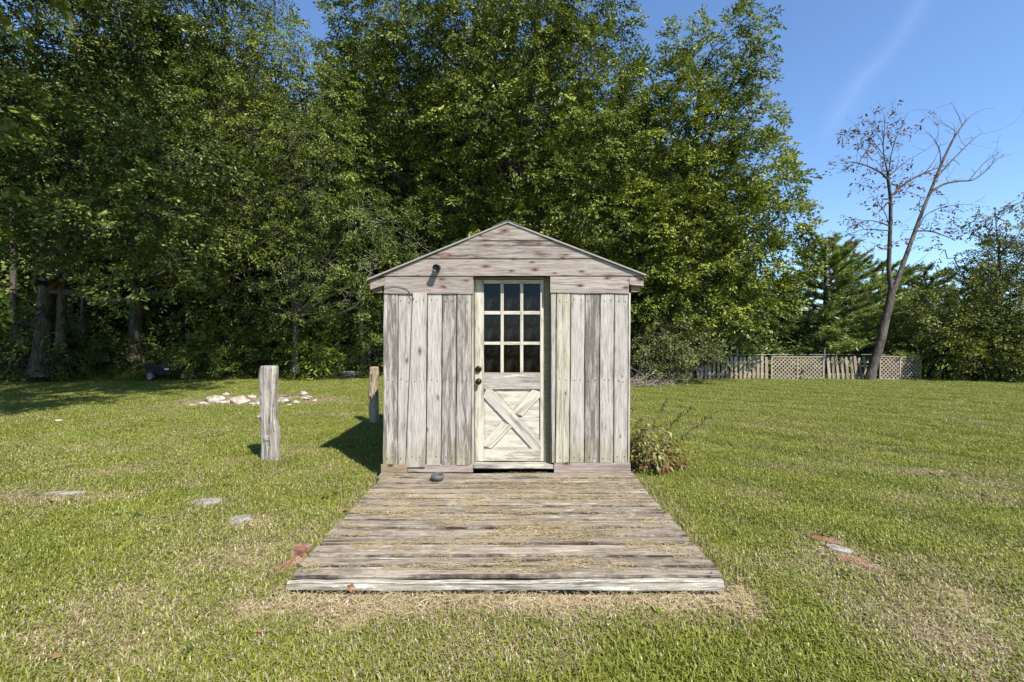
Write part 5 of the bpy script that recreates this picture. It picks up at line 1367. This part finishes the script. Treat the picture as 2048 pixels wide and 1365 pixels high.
# brush pile right of the shed
rgp = np.random.RandomState(44)
g0 = G(1285, 776); br_ = []
for k in range(230):
    a = rgp.rand() * 6.283; r_ = rgp.rand() ** .6 * 1.1
    p = np.array([g0.x + r_ * math.cos(a) * 1.2, g0.y + .6 + r_ * math.sin(a) * .7, rgp.rand() * .55 * (1 - r_ / 1.3)])
    d = rgp.normal(size=3); d[2] *= .45; d /= np.linalg.norm(d)
    e = p + d * rgp.uniform(.3, 1.0); e[2] = abs(e[2]) + .01
    br_.append((curve_path(p, e, 5, rgp, .1), lin(.010, .003, 5)))
v_, f_ = tubes(br_, 4); bo2 = np.array([g0.x, g0.y + .6, 0])
t = NT('dry_twigs'); M['twigs'] = t.done(t.mix(t.noise(t.n.new('ShaderNodeTexCoord').outputs['Object'], 3, 3), (.14, .115, .085), (.32, .28, .21)), .9)
link('brush_pile', mesh_np('brush_pile', v_ - bo2, f_), M['twigs'], loc=tuple(bo2), label='heap of dry grey twigs on the lawn edge right of the shed', cat='brush pile')

# stump-like log debris at the wood's edge
lp = P(688, 748, 17.2); pl_ = []
for k in range(6):
    a = np.array([lp.x + rgp.uniform(-.25, .15), lp.y + rgp.uniform(-.2, .2), .05 + .04 * k])
    pl_.append((curve_path(a, a + np.array([rgp.uniform(.3, .5), rgp.uniform(-.2, .2), rgp.uniform(.0, .12)]), 4, rgp, .05), [.05, .045, .045, .035]))
v_, f_ = tubes(pl_, 7)
link('log_heap', mesh_np('log_heap', v_ - np.array([lp.x, lp.y, 0]), f_, smooth=True), M['bark_pale'], loc=(lp.x, lp.y, 0), label='little heap of pale broken logs at the wood edge near the tan post', cat='logs')

# ------------------------------------------------------------------ dump cart
cb = P(338, 752, 16.3); cb.z = 0
cart = empty('dump_cart', cb, label='black plastic garden dump cart parked in the shade at the wood edge', cat='cart')
bm = bmesh.new()
def ringz(hx, hy, z, sk=0): return [bm.verts.new(v) for v in ((-hx + sk, -hy, z), (hx, -hy, z), (hx, hy, z), (-hx + sk, hy, z))]
o1 = ringz(.52, .33, .24); o2 = ringz(.68, .42, .56, -.06); i2 = ringz(.64, .38, .56, -.06); i1 = ringz(.49, .30, .27)
for A, B in ((o1, o2), (o2, i2), (i2, i1)):
    for k in range(4): bm.faces.new((A[k], A[(k + 1) % 4], B[(k + 1) % 4], B[k]))
bm.faces.new(o1[::-1]); bm.faces.new(i1)
bmesh.ops.bevel(bm, geom=[e for e in bm.edges if abs(e.verts[0].co.z - e.verts[1].co.z) > .1], offset=.05, segments=3, affect='EDGES')
link('tub', mesh_bm(bm, 'tub'), M['cart'], cart)
bm = bmesh.new()
for (x0, x1, y0, y1) in ((-.80, .70, -.45, -.40), (-.80, .70, .40, .45), (-.80, -.74, -.40, .40), (.66, .71, -.40, .40)): box_bm(bm, x0, x1, y0, y1, .545, .585)
link('rim', mesh_bm(bm, 'rim'), M['cart'], cart)
whl = lathe([(.05, -.05), (.12, -.045), (.17, -.05), (.19, -.03), (.19, .03), (.17, .05), (.12, .045), (.05, .05)], 24, 'wheel'); whl.materials.append(M['black'])
hub = lathe([(.11, -.052), (.10, -.056), (.03, -.07), (.0301, .07), (.10, .056), (.11, .052)], 20, 'hub'); hub.materials.append(M['edge'])
for sy in (-1, 1):
    w_ = link('wheel', whl, None, cart, loc=(-.30, sy * .42, .19), rot=(R(90), 0, 0)); link('hub', hub, None, w_)
v_, f_ = tubes([(np.array([(-.3, -.42, .19), (-.3, .42, .19)]), [.015, .015]), (np.array([(.3, 0, .22), (.9, 0, .25), (1.2, 0, .18)]), [.02, .02, .02])], 8)
link('drawbar', mesh_np('drawbar', v_, f_, smooth=True), M['steel'], cart)
bm = bmesh.new(); box_bm(bm, .30, .48, -.425, -.418, .44, .49); link('decal', mesh_bm(bm, 'decal'), M['decal'], cart)
cart.rotation_euler = (0, 0, R(-12))

# ------------------------------------------------------------------ plants beside the shed
rgq = np.random.RandomState(8)
pb = np.array([1.66, 5.50, 0])
th = empty('perennial', tuple(pb), label='yellowing leafy perennial clump against the right wall of the shed', cat='plant')
def blade_leaf(base, d, L, W, rg, seg=4, curl=.6):
    d = d / np.linalg.norm(d); s = np.cross(d, [0, 0, 1.0]); s /= np.linalg.norm(s) + 1e-9
    vs2 = []
    for k in range(seg + 1):
        u = k / seg; p = base + d * L * u + np.array([0, 0, -curl * L * u * u]); w = W * math.sin(min(1, u * 1.15 + .12) * math.pi) ** .8 if 0 < u < 1 else W * .08
        vs2 += [p - s * w + np.array([0, 0, .15 * w]), p, p + s * w + np.array([0, 0, .15 * w])]
    f = []
    for k in range(seg):
        b = k * 3; f += [(b, b + 1, b + 4, b + 3), (b + 1, b + 2, b + 5, b + 4)]
    return vs2, f
def plant(th, n, rx, ry, h, Lr, Wr, mat, seed, name='leaves'):
    rg = np.random.RandomState(seed); VV, FF, TI, ST = [], [], [], []
    for k in range(n):
        a = rg.rand() * 6.283; r_ = math.sqrt(rg.rand()); z = h * (.72 + .28 * math.sin(a * 3 + 1) + .12 * math.sin(a * 7)) * (1 - r_ ** 2 * .7) * (.2 + .8 * rg.rand() ** .6); r_ *= 1 + .22 * math.sin(a * 4 + 2)
        b = np.array([rx * r_ * math.cos(a), ry * r_ * math.sin(a), z])
        d = np.array([math.cos(a) * .8, math.sin(a) * .8, rg.uniform(-.3, .7)]) + rg.normal(size=3) * .45
        v, f = blade_leaf(b, d, rg.uniform(*Lr), rg.uniform(*Wr), rg); o_ = len(VV); VV += v; FF += [tuple(q + o_ for q in ff_) for ff_ in f]
        tt_ = rg.rand() if z > h * .25 else (.97 if rg.rand() < .5 else rg.rand()); TI += [tt_] * len(f)
        if k % 6 == 0: ST.append((curve_path((b[0] * .25, b[1] * .25, 0), b, 5, rg, .05), lin(.005, .002, 5)))
    link(name, mesh_np('leaves', np.array(VV), np.array(FF), np.array(TI), smooth=True), M[mat], th, kind='stuff')
    v_, f_ = tubes(ST, 4); link('stems', mesh_np('stems', v_, f_, smooth=True), M['twigs'], th, kind='stuff')
plant(th, 1450, .38, .34, .66, (.05, .11), (.009, .022), 'perennial', 9)
sp = empty('lily_stems', (1.85, 5.75, 0), label='two arching green stems with narrow leaves beside the yellowing clump', cat='plant')
VV, FF, TI, ST = [], [], [], []
for (e, n_, st0) in (((2.28, 5.7, .72), 34, (1.75, 5.8, 0)), ((2.60, 5.8, .58), 34, (1.95, 5.75, 0)), ((2.05, 5.9, .80), 26, (1.7, 5.8, 0))):
    pth = curve_path(np.array(st0) - np.array(sp.location), np.array(e) - np.array(sp.location), 12, rgq, .02, .10); ST.append((pth, lin(.005, .002, 12)))
    for k in range(n_):
        u = .35 + .65 * k / n_; b = np.array([np.interp(u * 11, np.arange(12), pth[:, j]) for j in range(3)])
        d = pth[-1] - pth[-3]; d = d / np.linalg.norm(d) * .7 + rgq.normal(size=3) * .55
        v, f = blade_leaf(b, d, rgq.uniform(.07, .13), .011, rgq, 3, .3); o_ = len(VV); VV += v; FF += [tuple(q + o_ for q in ff_) for ff_ in f]; TI += [rgq.rand()] * len(f)
link('leaves', mesh_np('leaves', np.array(VV), np.array(FF), np.array(TI), smooth=True), M['stemleaf'], sp, kind='stuff')
v_, f_ = tubes(ST, 5); link('stems', mesh_np('stems', v_, f_, smooth=True), M['stemleaf'], sp, kind='stuff')

# fallen leaves
def fallen(pos, size, rotz, tilt, label):
    bm = bmesh.new(); n_ = 14; c = bm.verts.new((0, 0, 0)); rim = []
    for k in range(n_):
        a_ = k / n_ * 6.283; r_ = size * (.55 + .45 * abs(math.cos(a_ * 2.5))) * (1 + .2 * math.cos(a_))
        rim.append(bm.verts.new((r_ * math.cos(a_), r_ * .8 * math.sin(a_), size * .35 * (math.sin(a_) ** 2) + rb.uniform(-.1, .1) * size)))
    for k in range(n_): bm.faces.new((c, rim[k], rim[(k + 1) % n_]))
    link('dry_leaf', mesh_bm(bm, 'leaf'), M['dryleaf'], loc=pos, rot=(R(tilt), R(10), rotz), label=label, cat='leaf', group='dry fallen leaves')
fallen((-.985, 2.735, .075), .030, .3, 60, 'curled brown leaf leaning on the front edge timber, left side')
fallen((1.30, 3.17, .03), .045, 1.3, 20, 'dark brown leaf at the right edge of the deck')
fallen(tuple(G(515, 1278).xy) + (.04,), .02, .3, 10, 'tiny orange leaf in the grass at the bottom left')
fallen((-1.50, 4.02, .05), .035, .9, 15, 'orange brown leaf by the left edge of the deck')
fallen((.36, 3.36, .107), .018, 2, 5, 'brown leaf lying on the middle of the deck')
print('leaves total', NLEAF[0])
